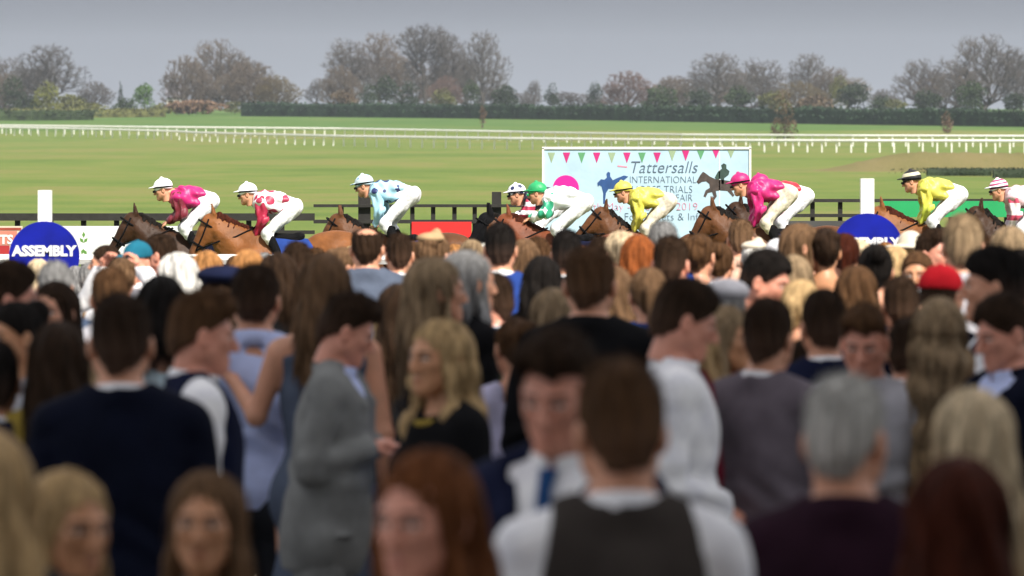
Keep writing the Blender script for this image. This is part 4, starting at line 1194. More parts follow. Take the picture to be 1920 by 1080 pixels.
GROUP = 'racegoers standing in the crowd'
def person(px, yt, d, yaw, sex, hs, hc, outfit, cols, label, pose=('down', 'down'), hy=0, hp=0, hat=None, skin='fair', seed=0, wide=1.0, lean=0.0, tie=None, neck=None, lower=None):
    top = {'long': .140, 'wavy': .142, 'bob': .140, 'short': .150, 'quiff': .156, 'crop': .140}.get(hs, .134) * .94 - .006
    h = (ZC - g(d) - (yt - HOR) * d / F)
    sc = h / (1.632 + top + (.02 if hat else 0))
    rot = math.radians(yaw)
    root = empty('person', (X(px, d), d, g(d) + .012), rot, (sc * wide, sc * wide, sc))
    root.rotation_euler = (math.radians(-lean), 0, rot)
    tag(root, label, 'man' if sex == 'm' else 'woman', GROUP)
    hy = max(-70, min(70, hy))
    ob('body', body_mesh(sex, pose, hy, hp), skinmat(skin, SKIN[skin]), root)
    hr = (math.radians(hp), 0, math.radians(hy))
    ob('hair', hair_mesh(hs, seed % 3, hat is not None and hat[0] != 'bandhat'), fade(hc) if hs in ('short', 'crop', 'quiff') else hair(hc), root, loc=tuple(HEADC - (0, 0, .006)), rot=hr, scale=(HS, HS, HS))
    if hat: ob('hat', hat_mesh(hat[0]), cloth(hat[1]), root, loc=tuple(HEADC - (0, 0, .006)), rot=hr, scale=(HS, HS, HS))
    c = cols
    lw = lower or ('charcoal' if sex == 'm' else 'black')
    if outfit == 'suit':
        ob('jacket', garment('jacket', sex, pose), cloth(c[0]), root); ob('shirt', garment('shirtfront', sex, pose), cloth(c[1]), root)
        ob('collar', collar_mesh(sex), cloth(c[1]), root); lw = lower or c[0]
    elif outfit == 'shirt':
        ob('shirt', garment('shirt', sex, pose), cloth(c[0]), root); ob('collar', collar_mesh(sex), cloth(c[0]), root)
    elif outfit == 'vest':
        ob('waistcoat', garment('waistcoat', sex, pose), cloth(c[0]), root); ob('shirt', garment('shirt', sex, pose), cloth(c[1]), root)
        ob('collar', collar_mesh(sex), cloth(c[1]), root); lw = lower or c[0]
    elif outfit == 'top':
        ob('top', garment('top', sex, pose), cloth(c[0]), root)
    elif outfit == 'coat':
        ob('coat', garment('coat', sex, pose), cloth(c[0]), root); ob('blouse', garment('shirtfront', sex, pose), cloth(c[1] if len(c) > 1 else c[0]), root)
    elif outfit == 'dress':
        ob('dress', garment('dress', sex, pose), cloth(c[0]), root)
    elif outfit == 'sdress':
        ob('dress', garment('sleeved_dress', sex, pose), cloth(c[0]), root)
    if tie: ob('tie', tie_mesh(), cloth(tie), root)
    if neck: ob('necklace', necklace_mesh(), cloth(neck), root)
    if 'dress' not in outfit and not (outfit == 'coat' and sex == 'f' and False):
        ob('trousers', trousers(sex), cloth(lw), root)
    for s in (-1, 1):
        ob('shoe', shoe_mesh(), cloth('black'), root, loc=(s * .102, .0, -.008), rot=(0, 0, -s * .06))
    return root

# ---------------------------------------------------------------- horses and jockeys (local: +Y forward, girth at y = 0)
def coat_mat(name, col, legs, head=None):
    k = 'coat_' + name
    if k in MATS: return MATS[k]
    m, nt, b = newmat(k)
    tc = nt.nodes.new('ShaderNodeTexCoord'); sp = nt.nodes.new('ShaderNodeSeparateXYZ'); nt.links.new(tc.outputs['Object'], sp.inputs[0])
    no = nt.nodes.new('ShaderNodeTexNoise'); no.inputs['Scale'].default_value = 5; no.inputs['Detail'].default_value = 5; nt.links.new(tc.outputs['Object'], no.inputs[0])
    rp = nt.nodes.new('ShaderNodeValToRGB'); rp.color_ramp.elements[0].position = .3; rp.color_ramp.elements[1].position = .7
    rp.color_ramp.elements[0].color = tuple(c * .72 for c in col) + (1,); rp.color_ramp.elements[1].color = tuple(c * 1.2 for c in col) + (1,)
    nt.links.new(no.outputs[0], rp.inputs[0])
    mr = nt.nodes.new('ShaderNodeMapRange'); mr.inputs['From Min'].default_value = .55; mr.inputs['From Max'].default_value = .8; nt.links.new(sp.outputs['Z'], mr.inputs[0])
    mx = nt.nodes.new('ShaderNodeMix'); mx.data_type = 'RGBA'; nt.links.new(mr.outputs[0], mx.inputs[0]); mx.inputs[6].default_value = legs + (1,); nt.links.new(rp.outputs[0], mx.inputs[7])
    mh = nt.nodes.new('ShaderNodeMapRange'); mh.inputs['From Min'].default_value = .86; mh.inputs['From Max'].default_value = 1.0; nt.links.new(sp.outputs['Y'], mh.inputs[0])
    m2 = nt.nodes.new('ShaderNodeMix'); m2.data_type = 'RGBA'; nt.links.new(mh.outputs[0], m2.inputs[0]); nt.links.new(mx.outputs[2], m2.inputs[6]); m2.inputs[7].default_value = (head or tuple(c * .55 for c in col)) + (1,)
    nt.links.new(m2.outputs[2], b.inputs['Base Color']); b.inputs['Roughness'].default_value = .5; b.inputs['Specular IOR Level'].default_value = .16
    n2 = nt.nodes.new('ShaderNodeTexNoise'); n2.inputs['Scale'].default_value = 16; nt.links.new(tc.outputs['Object'], n2.inputs[0])
    bp = nt.nodes.new('ShaderNodeBump'); bp.inputs['Strength'].default_value = .35; bp.inputs['Distance'].default_value = .03; nt.links.new(n2.outputs[0], bp.inputs['Height']); nt.links.new(bp.outputs[0], b.inputs['Normal'])
    MATS[k] = m
    return m
HM = {}
def horse_geo(al):
    ca, sa = math.cos(al), math.sin(al)
    def N(x, y, z): return (x, .3 + (y - .3) * ca - (z - 1.3) * sa, 1.3 + (y - .3) * sa + (z - 1.3) * ca)
    v = Vol((-.5, -1.75, 0), (.5, 1.32, 2.1), .021)
    v.ell((0, -.25, 1.14), (.28, .6, .32), .1); v.ell((0, .18, 1.20), (.24, .34, .33), .1); v.ell((0, -.76, 1.25), (.28, .37, .32), .1)
    v.cap((0, .22, 1.45), (0, -.1, 1.37), .10, .11, .1); v.cap((0, -.55, 1.41), (0, -.95, 1.40), .11, .11, .1)
    for s in (-1, 1):
        v.ell((s * .2, .3, 1.12), (.1, .2, .26), .05); v.ell((s * .19, -.8, 1.08), (.13, .24, .26), .05); v.cap(N(s * .12, .30, 1.25), N(s * .07, .62, 1.62), .07, .045, .05)
    v.cap(N(0, .25, 1.32), N(0, .66, 1.70), .235, .125, .1, sx=.6); v.cap(N(0, .35, 1.2), N(0, .55, 1.45), .2, .15, .1, sx=.7)
    v.cap(N(0, .68, 1.73), N(0, .93, 1.42), .115, .064, .05, sx=.72); v.ell(N(0, .76, 1.60), (.062, .10, .12), .04); v.ell(N(0, .95, 1.375), (.056, .062, .07), .03)
    for s in (-1, 1):
        v.cap(N(s * .05, .63, 1.82), N(s * .062, .64, 1.96), .034, .012, .015); v.ell(N(s * .055, .80, 1.64), (.02, .03, .025), .02)
        v.ell(N(s * .035, .985, 1.36), (.012, .014, .02), .008, True)
    def leg(pts, rr):
        for i in range(len(pts) - 1): v.cap(pts[i], pts[i+1], rr[i], rr[i+1], .04)
    leg([(.15, .25, 1.1), (.14, .42, .86), (.13, .62, .62), (.12, .5, .36), (.12, .44, .28), (.12, .38, .18)], [.15, .095, .06, .038, .042, .045])
    leg([(-.15, .22, 1.1), (-.14, .2, .84), (-.13, .24, .5), (-.13, .2, .16), (-.13, .26, .05)], [.15, .09, .058, .038, .055])
    leg([(.16, -.85, 1.2), (.17, -.62, .9), (.15, -.86, .56), (.14, -.72, .18), (.14, -.64, .05)], [.2, .13, .062, .04, .055])
    leg([(-.16, -.88, 1.2), (-.17, -.78, .88), (-.15, -1.14, .62), (-.14, -1.22, .28), (-.14, -1.16, .16)], [.2, .13, .06, .04, .05])
    V, Q = v.surf(); body = mk('body', V, [Q])
    v = Vol((-.13, -.1, 1.15), (.13, .8, 2.0), .012)
    v.cap(N(0, .10, 1.50), N(0, .565, 1.80), .034, .034, .02, sx=.7); v.cap(N(0, .56, 1.80), N(0, .72, 1.80), .035, .024, .02, sx=.8)
    for i in range(16):
        t = i / 15; a = np.array(N(-.012, .10 + .47 * t, 1.505 + .30 * t)); w_ = .085 - .03 * t
        v.cap(a, a + (-w_, .045 + .02 * math.sin(i * 2.1), -.12 - .04 * math.sin(i * 3.3)), .026, .012, .012)
    v.off(wrinkle(.008, 9, 60)); V, Q = v.surf(); mane = mk('mane', V, [Q])
    v = Vol((-.2, -1.9, .4), (.2, -1.0, 1.6), .016)
    v.cap((0, -1.06, 1.34), (0, -1.28, 1.30), .05, .06, .03); v.cap((0, -1.28, 1.34), (.02, -1.5, 1.02), .07, .085, .04); v.cap((.02, -1.5, 1.02), (.0, -1.62, .66), .08, .02, .04)
    v.off(wrinkle(.012, 3, 45)); V, Q = v.surf(); tail = mk('tail', V, [Q])
    v = Vol((-.4, -.6, .9), (.4, .3, 1.7), .016)       # cloth draped over the back
    v.ell((0, -.25, 1.14), (.30, .62, .345), .08); v.cap((0, .22, 1.45), (0, -.1, 1.37), .12, .13, .08)
    v.cut(lambda x, y, z: np.maximum(np.maximum(y - .02, -.52 - y), 1.06 - z) + 0 * x); V, Q = v.surf(); clo = mk('saddle_cloth', V, [Q])
    v = Vol((-.25, -.5, 1.3), (.25, .2, 1.8), .014)
    v.cap((0, -.02, 1.49), (0, -.3, 1.475), .05, .06, .04, sx=2.0); v.ell((0, -.32, 1.51), (.13, .06, .04), .04); v.ell((0, .02, 1.53), (.09, .05, .04), .04); V, Q = v.surf(); sad = mk('saddle', V, [Q])
    m = MB()
    def loop(c, u, w, ru, rw, r=.011, n=16):
        c, u, w = map(np.array, (c, u, w)); m.tube([c + ru * math.cos(a) * u + rw * math.sin(a) * w for a in np.linspace(0, 2 * math.pi, n)], r, 5)
    ax = np.array((0, .25, -.31)); ax /= np.linalg.norm(ax); up = np.array((0, .31, .25)); up /= np.linalg.norm(up); xx = np.array((1.0, 0, 0))
    up = np.array(N(*(up + (0, .3, 1.3)))) - (0, .3, 1.3); loop(N(0, .87, 1.49), xx, up, .064, .088, .014); loop(N(0, .72, 1.71), xx, up, .095, .13, .012)
    for s in (-1, 1):
        m.tube([N(s * .088, .70, 1.78), N(s * .078, .80, 1.60), N(s * .062, .91, 1.43)], .011, 5)
        m.tube([N(s * .062, .91, 1.43), N(s * .11, .62, 1.50), N(s * .125, .42, 1.52), (s * .06, .20, 1.62)], .010, 5)
    bri = m.mesh('bridle', True)
    v = Vol((-.15, .55, 1.25), (.15, 1.1, 2.0), .012)   # mesh hood
    v.cap(N(0, .68, 1.73), N(0, .86, 1.50), .128, .088, .05, sx=.74); v.ell(N(0, .76, 1.60), (.075, .112, .132), .04)
    for s in (-1, 1): v.cap(N(s * .05, .63, 1.82), N(s * .062, .64, 1.96), .044, .02, .015)
    V, Q = v.surf(); hood = mk('hood', V, [Q])
    HM[al] = dict(body=body, mane=mane, tail=tail, saddle_cloth=clo, saddle=sad, bridle=bri, hood=hood)

# jockey joints, read off the photograph (metres, y forward of the girth, z above the track)
JK = dict(head=(0, .33, 2.11), neck=(0, .2, 2.06), sh=(.155, .14, 2.0), hip=(.10, -.26, 1.95), knee=(.215, .06, 1.62), ankle=(.235, -.12, 1.30), toe=(.24, .06, 1.25), elbow=(.20, .10, 1.80), hand=(.075, .26, 1.70))
def side(p, s): return (s * p[0], p[1], p[2])
def jockey_geo(arm):
    j = dict(JK)
    if arm == 'straight': j.update(elbow=(.19, .12, 1.78), hand=(.07, .2, 1.60), sh=(.155, .16, 2.02))
    if arm == 'low': j.update(head=(0, .34, 2.05), neck=(0, .22, 2.02), sh=(.155, .16, 1.98), elbow=(.2, .2, 1.80), hand=(.075, .40, 1.72))
    def trunk(v, t, arms_=True, lower=False, upper=True):
        if upper:
            for s in (-1, 1):
                v.cap(side((.085, j['sh'][1] - .02, j['sh'][2] - .015), s), side((.07, -.12, 2.0), s), .098 + t, .095 + t, .06)
                v.cap(side(j['sh'], s), side((.08, j['sh'][1], j['sh'][2]), s), .062 + t, .07 + t, .05)
            v.ell((0, .0, 2.05), (.12 + t, .2 + t, .07 + t), .06)
        if lower:
            for s in (-1, 1):
                v.cap(side((.07, -.12, 1.99), s), side(j['hip'], s), .092 + t, .104 + t, .06)
                v.cap(side(j['hip'], s), side(j['knee'], s), .088 + t, .056 + t, .05)
                v.cap(side(j['knee'], s), side(tuple(np.array(j['knee']) * .7 + np.array(j['ankle']) * .3), s), .06 + t, .054 + t, .03)
        if arms_:
            for s in (-1, 1):
                v.cap(side(j['sh'], s), side(j['elbow'], s), .052 + t, .042 + t, .04); v.cap(side(j['elbow'], s), side(j['hand'], s), .041 + t, .028 + t, .02)
    out = {}
    v = Vol((-.36, -.5, 1.1), (.36, .55, 2.2), .014)
    trunk(v, -.02, True, True); v.cap(j['neck'], (0, j['head'][1] - .03, j['head'][2] - .05), .055, .052, .03)
    for s in (-1, 1):
        v.cap(side(j['knee'], s), side(j['ankle'], s), .054, .036, .03); v.cap(side(j['ankle'], s), side(j['toe'], s), .036, .03, .02)
    V, Q = v.surf(); parts = [(V, [Q], np.tile(np.array((0, 0, 0, 1), np.float32), (len(V), 1)))]
    HV, HF, Hc = head('m'); M = np.array(Euler((math.radians(-12), 0, math.radians(-8))).to_matrix()); hc = np.array(j['head']) - (0, 0, .015)
    parts.append((HV @ M.T + hc, HF, Hc))
    for s in (-1, 1):
        hv, hf = hand_geo(s, np.array(side(j['elbow'], s)), np.array(side(j['hand'], s)), 1.0); parts.append((hv, hf, np.tile(np.array((0, 0, 0, 1), np.float32), (len(hv), 1))))
    out['body'] = join('body', parts)
    def surf(v, nm): V, Q = v.surf(); return mk(nm, V, [Q])
    v = Vol((-.36, -.42, 1.5), (.36, .42, 2.25), .0125); trunk(v, .022, False); v.cut(lambda x, y, z: -.20 - y - (2.0 - z) * .4 + 0 * x); v.off(wrinkle(.017, 4, 30))
    v.cap(j['neck'], (0, j['head'][1], j['head'][2] - .04), .06, None, .01, True); out['silks'] = surf(v, 'silks')
    for s in (-1, 1):
        v = Vol((-.36, -.42, 1.4), (.36, .55, 2.25), .0115)
        v.cap(side(j['sh'], s), side(j['elbow'], s), .075, .062, .03); v.cap(side(j['elbow'], s), side(tuple(np.array(j['elbow']) * .1 + np.array(j['hand']) * .9), s), .062, .046, .02)
        v.off(wrinkle(.015, 8, 34)); out['sleeve%d' % s] = surf(v, 'sleeve')
    v = Vol((-.36, -.52, 1.3), (.36, .3, 2.2), .0125); trunk(v, .008, False, True, False); v.ell((0, -.14, 2.0), (.15, .12, .09), .05); v.off(wrinkle(.010, 2, 30)); out['breeches'] = surf(v, 'breeches')
    for s in (-1, 1):
        v = Vol((-.36, -.4, 1.1), (.36, .3, 1.8), .0125)
        k2 = tuple(np.array(j['knee']) * .75 + np.array(j['ankle']) * .25)
        v.cap(side(k2, s), side(j['ankle'], s), .063, .048, .03); v.cap(side(j['ankle'], s), side(j['toe'], s), .046, .036, .02)
        out['boot%d' % s] = surf(v, 'boot')
    v = Vol((-.16, -.18, -.06), (.16, .24, .18), .007)
    v.ell((0, -.014, .045), (.098, .122, .102), .01); v.cut(lambda x, y, z: .02 - .25 * y * (y > 0) - z + .25 * y * (y < 0) + 0 * x); v.ell((0, .1, .055), (.07, .075, .010), .012); v.ell((0, -.014, .15), (.022, .022, .016), .01)
    out['cap'] = surf(v, 'cap')
    m = MB(); m.tube([(.098 * math.cos(a), -.01 + .118 * math.sin(a), .035 + .012 * math.sin(a)) for a in np.linspace(0, 2 * math.pi, 24)], .010, 5, 1.0)
    for s in (-1, 1): m.tube([(s * .03 - .028, .098, .0), (s * .03, .112, .0), (s * .03 + .028, .098, .0)], .017, 6)
    out['goggles'] = m.mesh('goggles', True)
    return out, hc
JG = {}
NUMS = []
def patches(name, base, spot, scale=7.0, thr=.52):
    """silk with printed spots or stars: a two-tone woven pattern"""
    k = 'pattern_' + name
    if k in MATS: return MATS[k]
    m, nt, b = newmat(k)
    tc = nt.nodes.new('ShaderNodeTexCoord'); vo = nt.nodes.new('ShaderNodeTexVoronoi'); vo.inputs['Scale'].default_value = scale; vo.inputs['Randomness'].default_value = .35
    nt.links.new(tc.outputs['Object'], vo.inputs['Vector'])
    rp = nt.nodes.new('ShaderNodeValToRGB'); rp.color_ramp.interpolation = 'CONSTANT'
    rp.color_ramp.elements[0].color = spot + (1,); rp.color_ramp.elements[1].position = thr; rp.color_ramp.elements[1].color = base + (1,)
    nt.links.new(vo.outputs['Distance'], rp.inputs[0]); nt.links.new(rp.outputs[0], b.inputs['Base Color']); b.inputs['Roughness'].default_value = .45
    MATS[k] = m; return m
def bands(name, c1, c2, scale, axis='Z', duty=.5):
    k = 'bands_' + name
    if k in MATS: return MATS[k]
    m, nt, b = newmat(k)
    tc = nt.nodes.new('ShaderNodeTexCoord'); sp = nt.nodes.new('ShaderNodeSeparateXYZ'); nt.links.new(tc.outputs['Object'], sp.inputs[0])
    mu = nt.nodes.new('ShaderNodeMath'); mu.operation = 'MULTIPLY'; mu.inputs[1].default_value = scale; nt.links.new(sp.outputs[axis], mu.inputs[0])
    fr = nt.nodes.new('ShaderNodeMath'); fr.operation = 'FRACT'; nt.links.new(mu.outputs[0], fr.inputs[0])
    rp = nt.nodes.new('ShaderNodeValToRGB'); rp.color_ramp.interpolation = 'CONSTANT'; rp.color_ramp.elements[0].color = c1 + (1,); rp.color_ramp.elements[1].position = duty; rp.color_ramp.elements[1].color = c2 + (1,)
    nt.links.new(fr.outputs[0], rp.inputs[0]); nt.links.new(rp.outputs[0], b.inputs['Base Color']); b.inputs['Roughness'].default_value = .45
    MATS[k] = m; return m

def horse_and_rider(px, capy, d, coat, hlabel, rlabel, silks, sleeves, cap, breeches='white', arm='bent', yaw=92, cloth_no=None, clothc='navy', hood=None, horse_dy=0.0, goggles='black', neck=0.0, tilt=0.0, hs=1.0):
    """px, capy: photograph pixel of the top of the jockey's cap"""
    neck = math.radians(neck)
    if neck not in HM: horse_geo(neck)
    H_ = HM[neck]
    if arm not in JG: JG[arm] = jockey_geo(arm)
    geo, hc = JG[arm]
    rz = math.radians(yaw)
    capz = Z(capy, d) - g(d); sc = min(1.12, max(.86, capz / (hc[2] + .16)))
    gx = X(px, d) - sc * hc[1] * math.cos(rz + math.pi / 2); gy = d - sc * hc[1] * math.sin(rz + math.pi / 2)
    root = empty('horse', (gx, gy, g(d)), rz, sc * hs); tag(root, hlabel, 'horse', 'racehorses passing the crowd')
    cm, dark = coat
    ob('body', H_['body'], cm, root); ob('mane', H_['mane'], dark, root); ob('tail', H_['tail'], dark, root)
    cl = ob('saddle_cloth', H_['saddle_cloth'], cloth(clothc), root); ob('saddle', H_['saddle'], cloth('black'), root)
    ob('bridle', H_['bridle'], cloth('black'), root)
    if hood: ob('hood', H_['hood'], cloth(hood), root)
    if cloth_no:
        q = MB(); q.box((-.15, -.002, -.08), (.15, .002, .08)); q = q.obj('number_patch', cloth('white'), cl)
        q.location = (-.322, -.3, 1.28); q.rotation_euler = (math.radians(-14), 0, math.radians(-90))
        NUMS.append((cloth_no, q, root))
    k_ = 2.0 * sc * math.sin(math.radians(tilt))
    r = empty('person', (gx - math.sin(rz) * k_, gy + math.cos(rz) * k_, g(d)), rz, sc); r.rotation_euler = (math.radians(tilt), 0, rz); tag(r, rlabel, 'jockey', 'jockeys riding past the crowd')
    ob('body', geo['body'], skinmat('fair', SKIN['fair']), r)
    ob('silks', geo['silks'], silks, r); [ob('sleeve', geo['sleeve%d' % s], sleeves, r) for s in (-1, 1)]; ob('breeches', geo['breeches'], mat('breeches_' + breeches, tuple(c * .88 for c in CLOTH[breeches]), .55, .3, 18, .4, 30), r); [ob('boot', geo['boot%d' % s], cloth('black'), r) for s in (-1, 1)]
    hr = (math.radians(-12), 0, math.radians(-8))
    ob('cap', geo['cap'], cap, r, loc=tuple(hc), rot=hr); ob('goggles', geo['goggles'], cloth(goggles), r, loc=tuple(hc), rot=hr)
    return root, r
# ---------------------------------------------------------------- the race
BAY = (coat_mat('bay', (.105, .042, .017), (.015, .012, .010)), hair('black'))
DBAY = (coat_mat('darkbay', (.040, .018, .009), (.012, .010, .009)), hair('black'))
CHE = (coat_mat('chestnut', (.20, .075, .024), (.12, .045, .018), (.085, .036, .016)), hair('redbrown'))
RCH = (coat_mat('redchestnut', (.17, .05, .022), (.1, .035, .018), (.10, .04, .022)), hair('redbrown'))
C_ = CLOTH
HR = horse_and_rider
HR(305, 332, 71.0, DBAY, 'dark bay racehorse leading the string in front of the white board', 'leading jockey in magenta silks and a white cap with white breeches', silk('magenta'), silk('maroon'), silk('white'), arm='bent', yaw=97, clothc='deepnavy', tilt=0, neck=-4)
HR(463, 342, 69.8, CHE, 'bright chestnut racehorse with a number twelve cloth', 'jockey in white silks with crimson sleeves and a white cap', patches('red_spots', C_['white'], (.4, .03, .08), 6, .42), bands('crimson_white', (.36, .012, .05), (.36, .012, .05), 3), silk('white'), arm='straight', yaw=92, cloth_no='12', clothc='royal', hs=1.05, neck=-9, tilt=2)
HR(683, 322, 72.8, BAY, 'bay racehorse with a dark head under the pale blue jockey', 'jockey in pale blue silks with navy stars and a pale blue cap', patches('navy_stars', C_['skyblue'], (.02, .03, .13), 7, .36), bands('blue_navy', C_['skyblue'], C_['skyblue'], 4), patches('cap_blue', C_['paleaqua'], (.15, .35, .5), 9, .3), arm='straight', yaw=84, cloth_no='4', clothc='royal', neck=-3, hs=.95, tilt=-3)
HR(968, 343, 73.2, BAY, 'bay racehorse wearing a dark mesh hood by the red board', 'jockey with a white and navy spotted cap and red striped sleeves', silk('navy'), bands('red_white', C_['white'], (.45, .03, .08), 9), patches('cap_spots', C_['white'], (.02, .03, .1), 12, .35), arm='low', yaw=96, hood='black', neck=-6, tilt=1)
HR(1006, 341, 71.0, RCH, 'red chestnut racehorse beside the hooded bay', 'jockey in white silks with green spotted sleeves and a green cap', silk('white'), patches('green_spots', C_['white'], (.03, .35, .2), 8, .5), silk('green'), arm='low', yaw=86, goggles='green', neck=-6, tilt=3)
HR(1168, 336, 73.0, BAY, 'brown racehorse lifting its head before the banner text', 'jockey in plain yellow silks and a yellow cap before the banner', silk('yellow'), silk('yellow'), silk('yellow'), arm='straight', yaw=93, breeches='cream', neck=8, tilt=-2)
HR(1388, 319, 72.2, BAY, 'brown racehorse under the magenta jockey', 'jockey in magenta silks and a magenta cap at the end of the banner', silk('magenta'), silk('magenta'), silk('magenta'), arm='straight', yaw=95, breeches='cream', tilt=-3, neck=-4)
HR(1424, 324, 74.2, DBAY, 'dark racehorse half hidden beyond the brown one', 'jockey in red silks mostly hidden behind the magenta jockey', silk('silkred'), silk('silkred'), silk('magenta'), arm='bent', yaw=92, neck=6)
HR(1708, 318, 73.0, CHE, 'chestnut racehorse passing behind the half hidden sign', 'jockey in yellow silks with a black collar and black cap', silk('yellow'), bands('yellow_lime', C_['yellow'], C_['lime'], 2.2), bands('black_cream', (.012, .012, .014), (.6, .56, .4), 9, 'Z', .62), arm='straight', yaw=90, neck=-6, tilt=2)
HR(1872, 333, 72.0, DBAY, 'dark racehorse with pricked ears at the rear of the string', 'jockey in pale pink silks with a pink and white striped cap', mat('silk_palepink', (.70, .50, .56), .45, .1, 6), bands('pink_white', (.72, .62, .66), (.5, .06, .12), 4.5, 'Z', .7), bands('cap_pink', C_['white'], (.45, .06, .17), 22), arm='straight', yaw=92, neck=8)

for t_, q_, r_ in NUMS:      # saddle cloth numbers
    text(t_, .17, (0, -.0045, -.06), cloth('deepnavy'), q_, bold=.006)

# ---------------------------------------------------------------- the crowd: px, top row, distance, facing (0 = away, 90 = picture left, -90 = right, 180 = camera)
P = person
m, f = 'm', 'f'
# nearest
P(-28, 806, 10.4, 15, f, 'long', 'blonde', 'top', ['brownblack'], 'woman with long loose blonde hair cut off by the picture corner', seed=1)
P(128, 884, 11.0, -142, f, 'long', 'blonde', 'top', ['black'], 'woman with dull blonde hair looking past the camera in front of the navy suit', ('fold', 'fold'), hp=-6, skin='tan', seed=2)
P(388, 884, 11.4, 172, f, 'long', 'midbrown', 'dress', ['cream'], 'woman with long light brown hair facing the camera', ('hold', 'hold'), skin='tan', seed=0)
P(800, 846, 9.6, 146, f, 'long', 'auburn', 'dress', ['black'], 'auburn haired woman facing the camera lowest in the middle of the picture', ('down', 'down'), hp=-4, skin='pink', seed=1)
P(1163, 678, 10.4, 4, m, 'short', 'brown', 'vest', ['brownblack', 'white'], 'man seen from behind in a dark waistcoat over a white shirt', hy=6, hp=-4, seed=1)
P(1585, 712, 10.9, -8, m, 'crop', 'silver', 'suit', ['burgundy', 'burgundy'], 'grey haired man from behind in a dark burgundy jacket', hy=-14, seed=2)
P(1822, 728, 12.0, 12, f, 'long', 'pale', 'coat', ['tan', 'cream'], 'pale blonde woman from behind just above the dark auburn hair', seed=2)
P(1797, 855, 9.3, -3, f, 'long', 'redbrown', 'dress', ['peach'], 'woman from behind with very long dark auburn hair and a peach dress', seed=0)
P(1052, 616, 11.8, 158, m, 'quiff', 'dark', 'suit', ['navy', 'white'], 'man in a navy suit facing the camera over the waistcoated shoulder', hp=-14, tie='blue', skin='pink')
# second rank
P(226, 553, 15.2, 3, m, 'short', 'dark', 'suit', ['deepnavy', 'white'], 'broad man from behind in a near black navy suit', wide=1.03, seed=0)
P(374, 545, 17.2, -78, m, 'quiff', 'brown', 'vest', ['navy', 'white'], 'man in profile in a navy waistcoat and white sleeves beside the dark navy suit', hp=-6, skin='pink', seed=1)
P(478, 498, 20.9, -4, m, 'short', 'dark', 'shirt', ['paleblue'], 'man from behind in a pale blue shirt with an arm across his back', ('hold', 'hold'), seed=2, wide=1.1)
tw_ = P(572, 545, 19.4, -98, m, 'quiff', 'dark', 'suit', ['tweed', 'paleblue'], 'man in a grey tweed jacket looking down at a blue programme', ('read', 'read'), hy=12, hp=-16, skin='pink', seed=0, lean=5.0, wide=.95)
P(607, 474, 20.5, 4, f, 'long', 'midbrown', 'dress', ['greyblue'], 'woman with long brown hair reaching a bare arm across the pale blue shirt', ('reach', 'down'), seed=1)
P(826, 598, 17.0, 122, f, 'wavy', 'blonde', 'sdress', ['black'], 'woman with long wavy fair hair in black with a yellow necklace', ('down', 'down'), hy=10, neck='mustard', skin='tan', seed=1)
P(815, 482, 20.8, -72, f, 'long', 'ash', 'top', ['charcoal'], 'fair long haired woman in profile above the yellow necklace', seed=0)
P(876, 470, 22.0, -62, f, 'bob', 'grey', 'coat', ['black', 'charcoal'], 'grey haired woman in profile next to the fair profile', seed=1)
P(746, 532, 23.0, 8, f, 'long', 'dark', 'sdress', ['black'], 'woman from behind with straight black brown hair below the grey quilted jacket', seed=2)
P(688, 428, 32.5, 0, m, 'bald', 'dark', 'suit', ['greyblue', 'greyblue'], 'balding man from behind in a blue grey jacket below the pale blue jockey', wide=1.12, seed=0)
P(749, 440, 33.5, 4, m, 'crop', 'dark', 'suit', ['grey', 'white'], 'short haired man in grey beside the balding man', seed=1)
P(816, 436, 32.5, -35, f, 'updo', 'midbrown', 'top', ['peach'], 'woman with pinned up brown hair under the red board', hat=('bandhat', 'tan'), seed=0)
P(938, 419, 30.0, 0, m, 'short', 'black', 'vest', ['royal', 'white'], 'tall black haired man in a blue waistcoat with white sleeves', seed=1)
P(926, 515, 24.5, 52, m, 'crop', 'dark', 'suit', ['slate', 'white'], 'young man in a slate blue suit turned to the grey haired woman', seed=0, skin='pink')
P(1016, 480, 26.5, 0, f, 'bob', 'black', 'top', ['black'], 'woman with a round black bob in front of the green capped jockey', seed=1)
P(1036, 540, 21.5, 12, f, 'long', 'ash', 'top', ['olive'], 'fair haired woman tucked behind the black suited shoulder', seed=2)
P(1062, 432, 31.0, -6, m, 'short', 'black', 'suit', ['charcoal', 'white'], 'dark haired man just below the white and green silks', seed=2)
P(1106, 464, 20.5, -8, m, 'short', 'brown', 'suit', ['black', 'black'], 'broad man from behind in a black suit in the middle of the crowd', wide=1.1, seed=0)
P(1163, 436, 31.5, 25, f, 'updo', 'pale', 'top', ['cream'], 'bright blonde woman below the head of the brown racehorse', seed=2)
P(1196, 440, 29.5, 0, f, 'long', 'red', 'top', ['navy'], 'red haired woman between the bright blonde and the grey headed man', seed=1)
P(1243, 418, 31.5, 6, m, 'crop', 'grey', 'suit', ['royal', 'royal'], 'grey headed man in a blue jacket under the yellow jockey', seed=0)
P(1257, 446, 26.5, -8, m, 'crop', 'dark', 'suit', ['navy', 'navy'], 'dark cropped man standing against the grey headed man', seed=2, skin='pink')
P(1312, 441, 31.5, -22, f, 'updo', 'brown', 'top', ['white'], 'woman with brown pinned hair and a white top under the two horse heads', seed=1)
P(1350, 458, 33.0, -12, f, 'bun', 'brown', 'dress', ['cream'], 'woman with a small brown bun and bare pale neck', seed=0)
P(1389, 414, 36.5, -8, m, 'crop', 'midbrown', 'shirt', ['peach'], 'brown haired man with a sunlit neck below the magenta jockey', seed=1)
P(1413, 452, 35.0, 0, f, 'updo', 'white', 'top', ['cream'], 'woman under a small round cream hat', hat=('bandhat', 'cream'), seed=2)
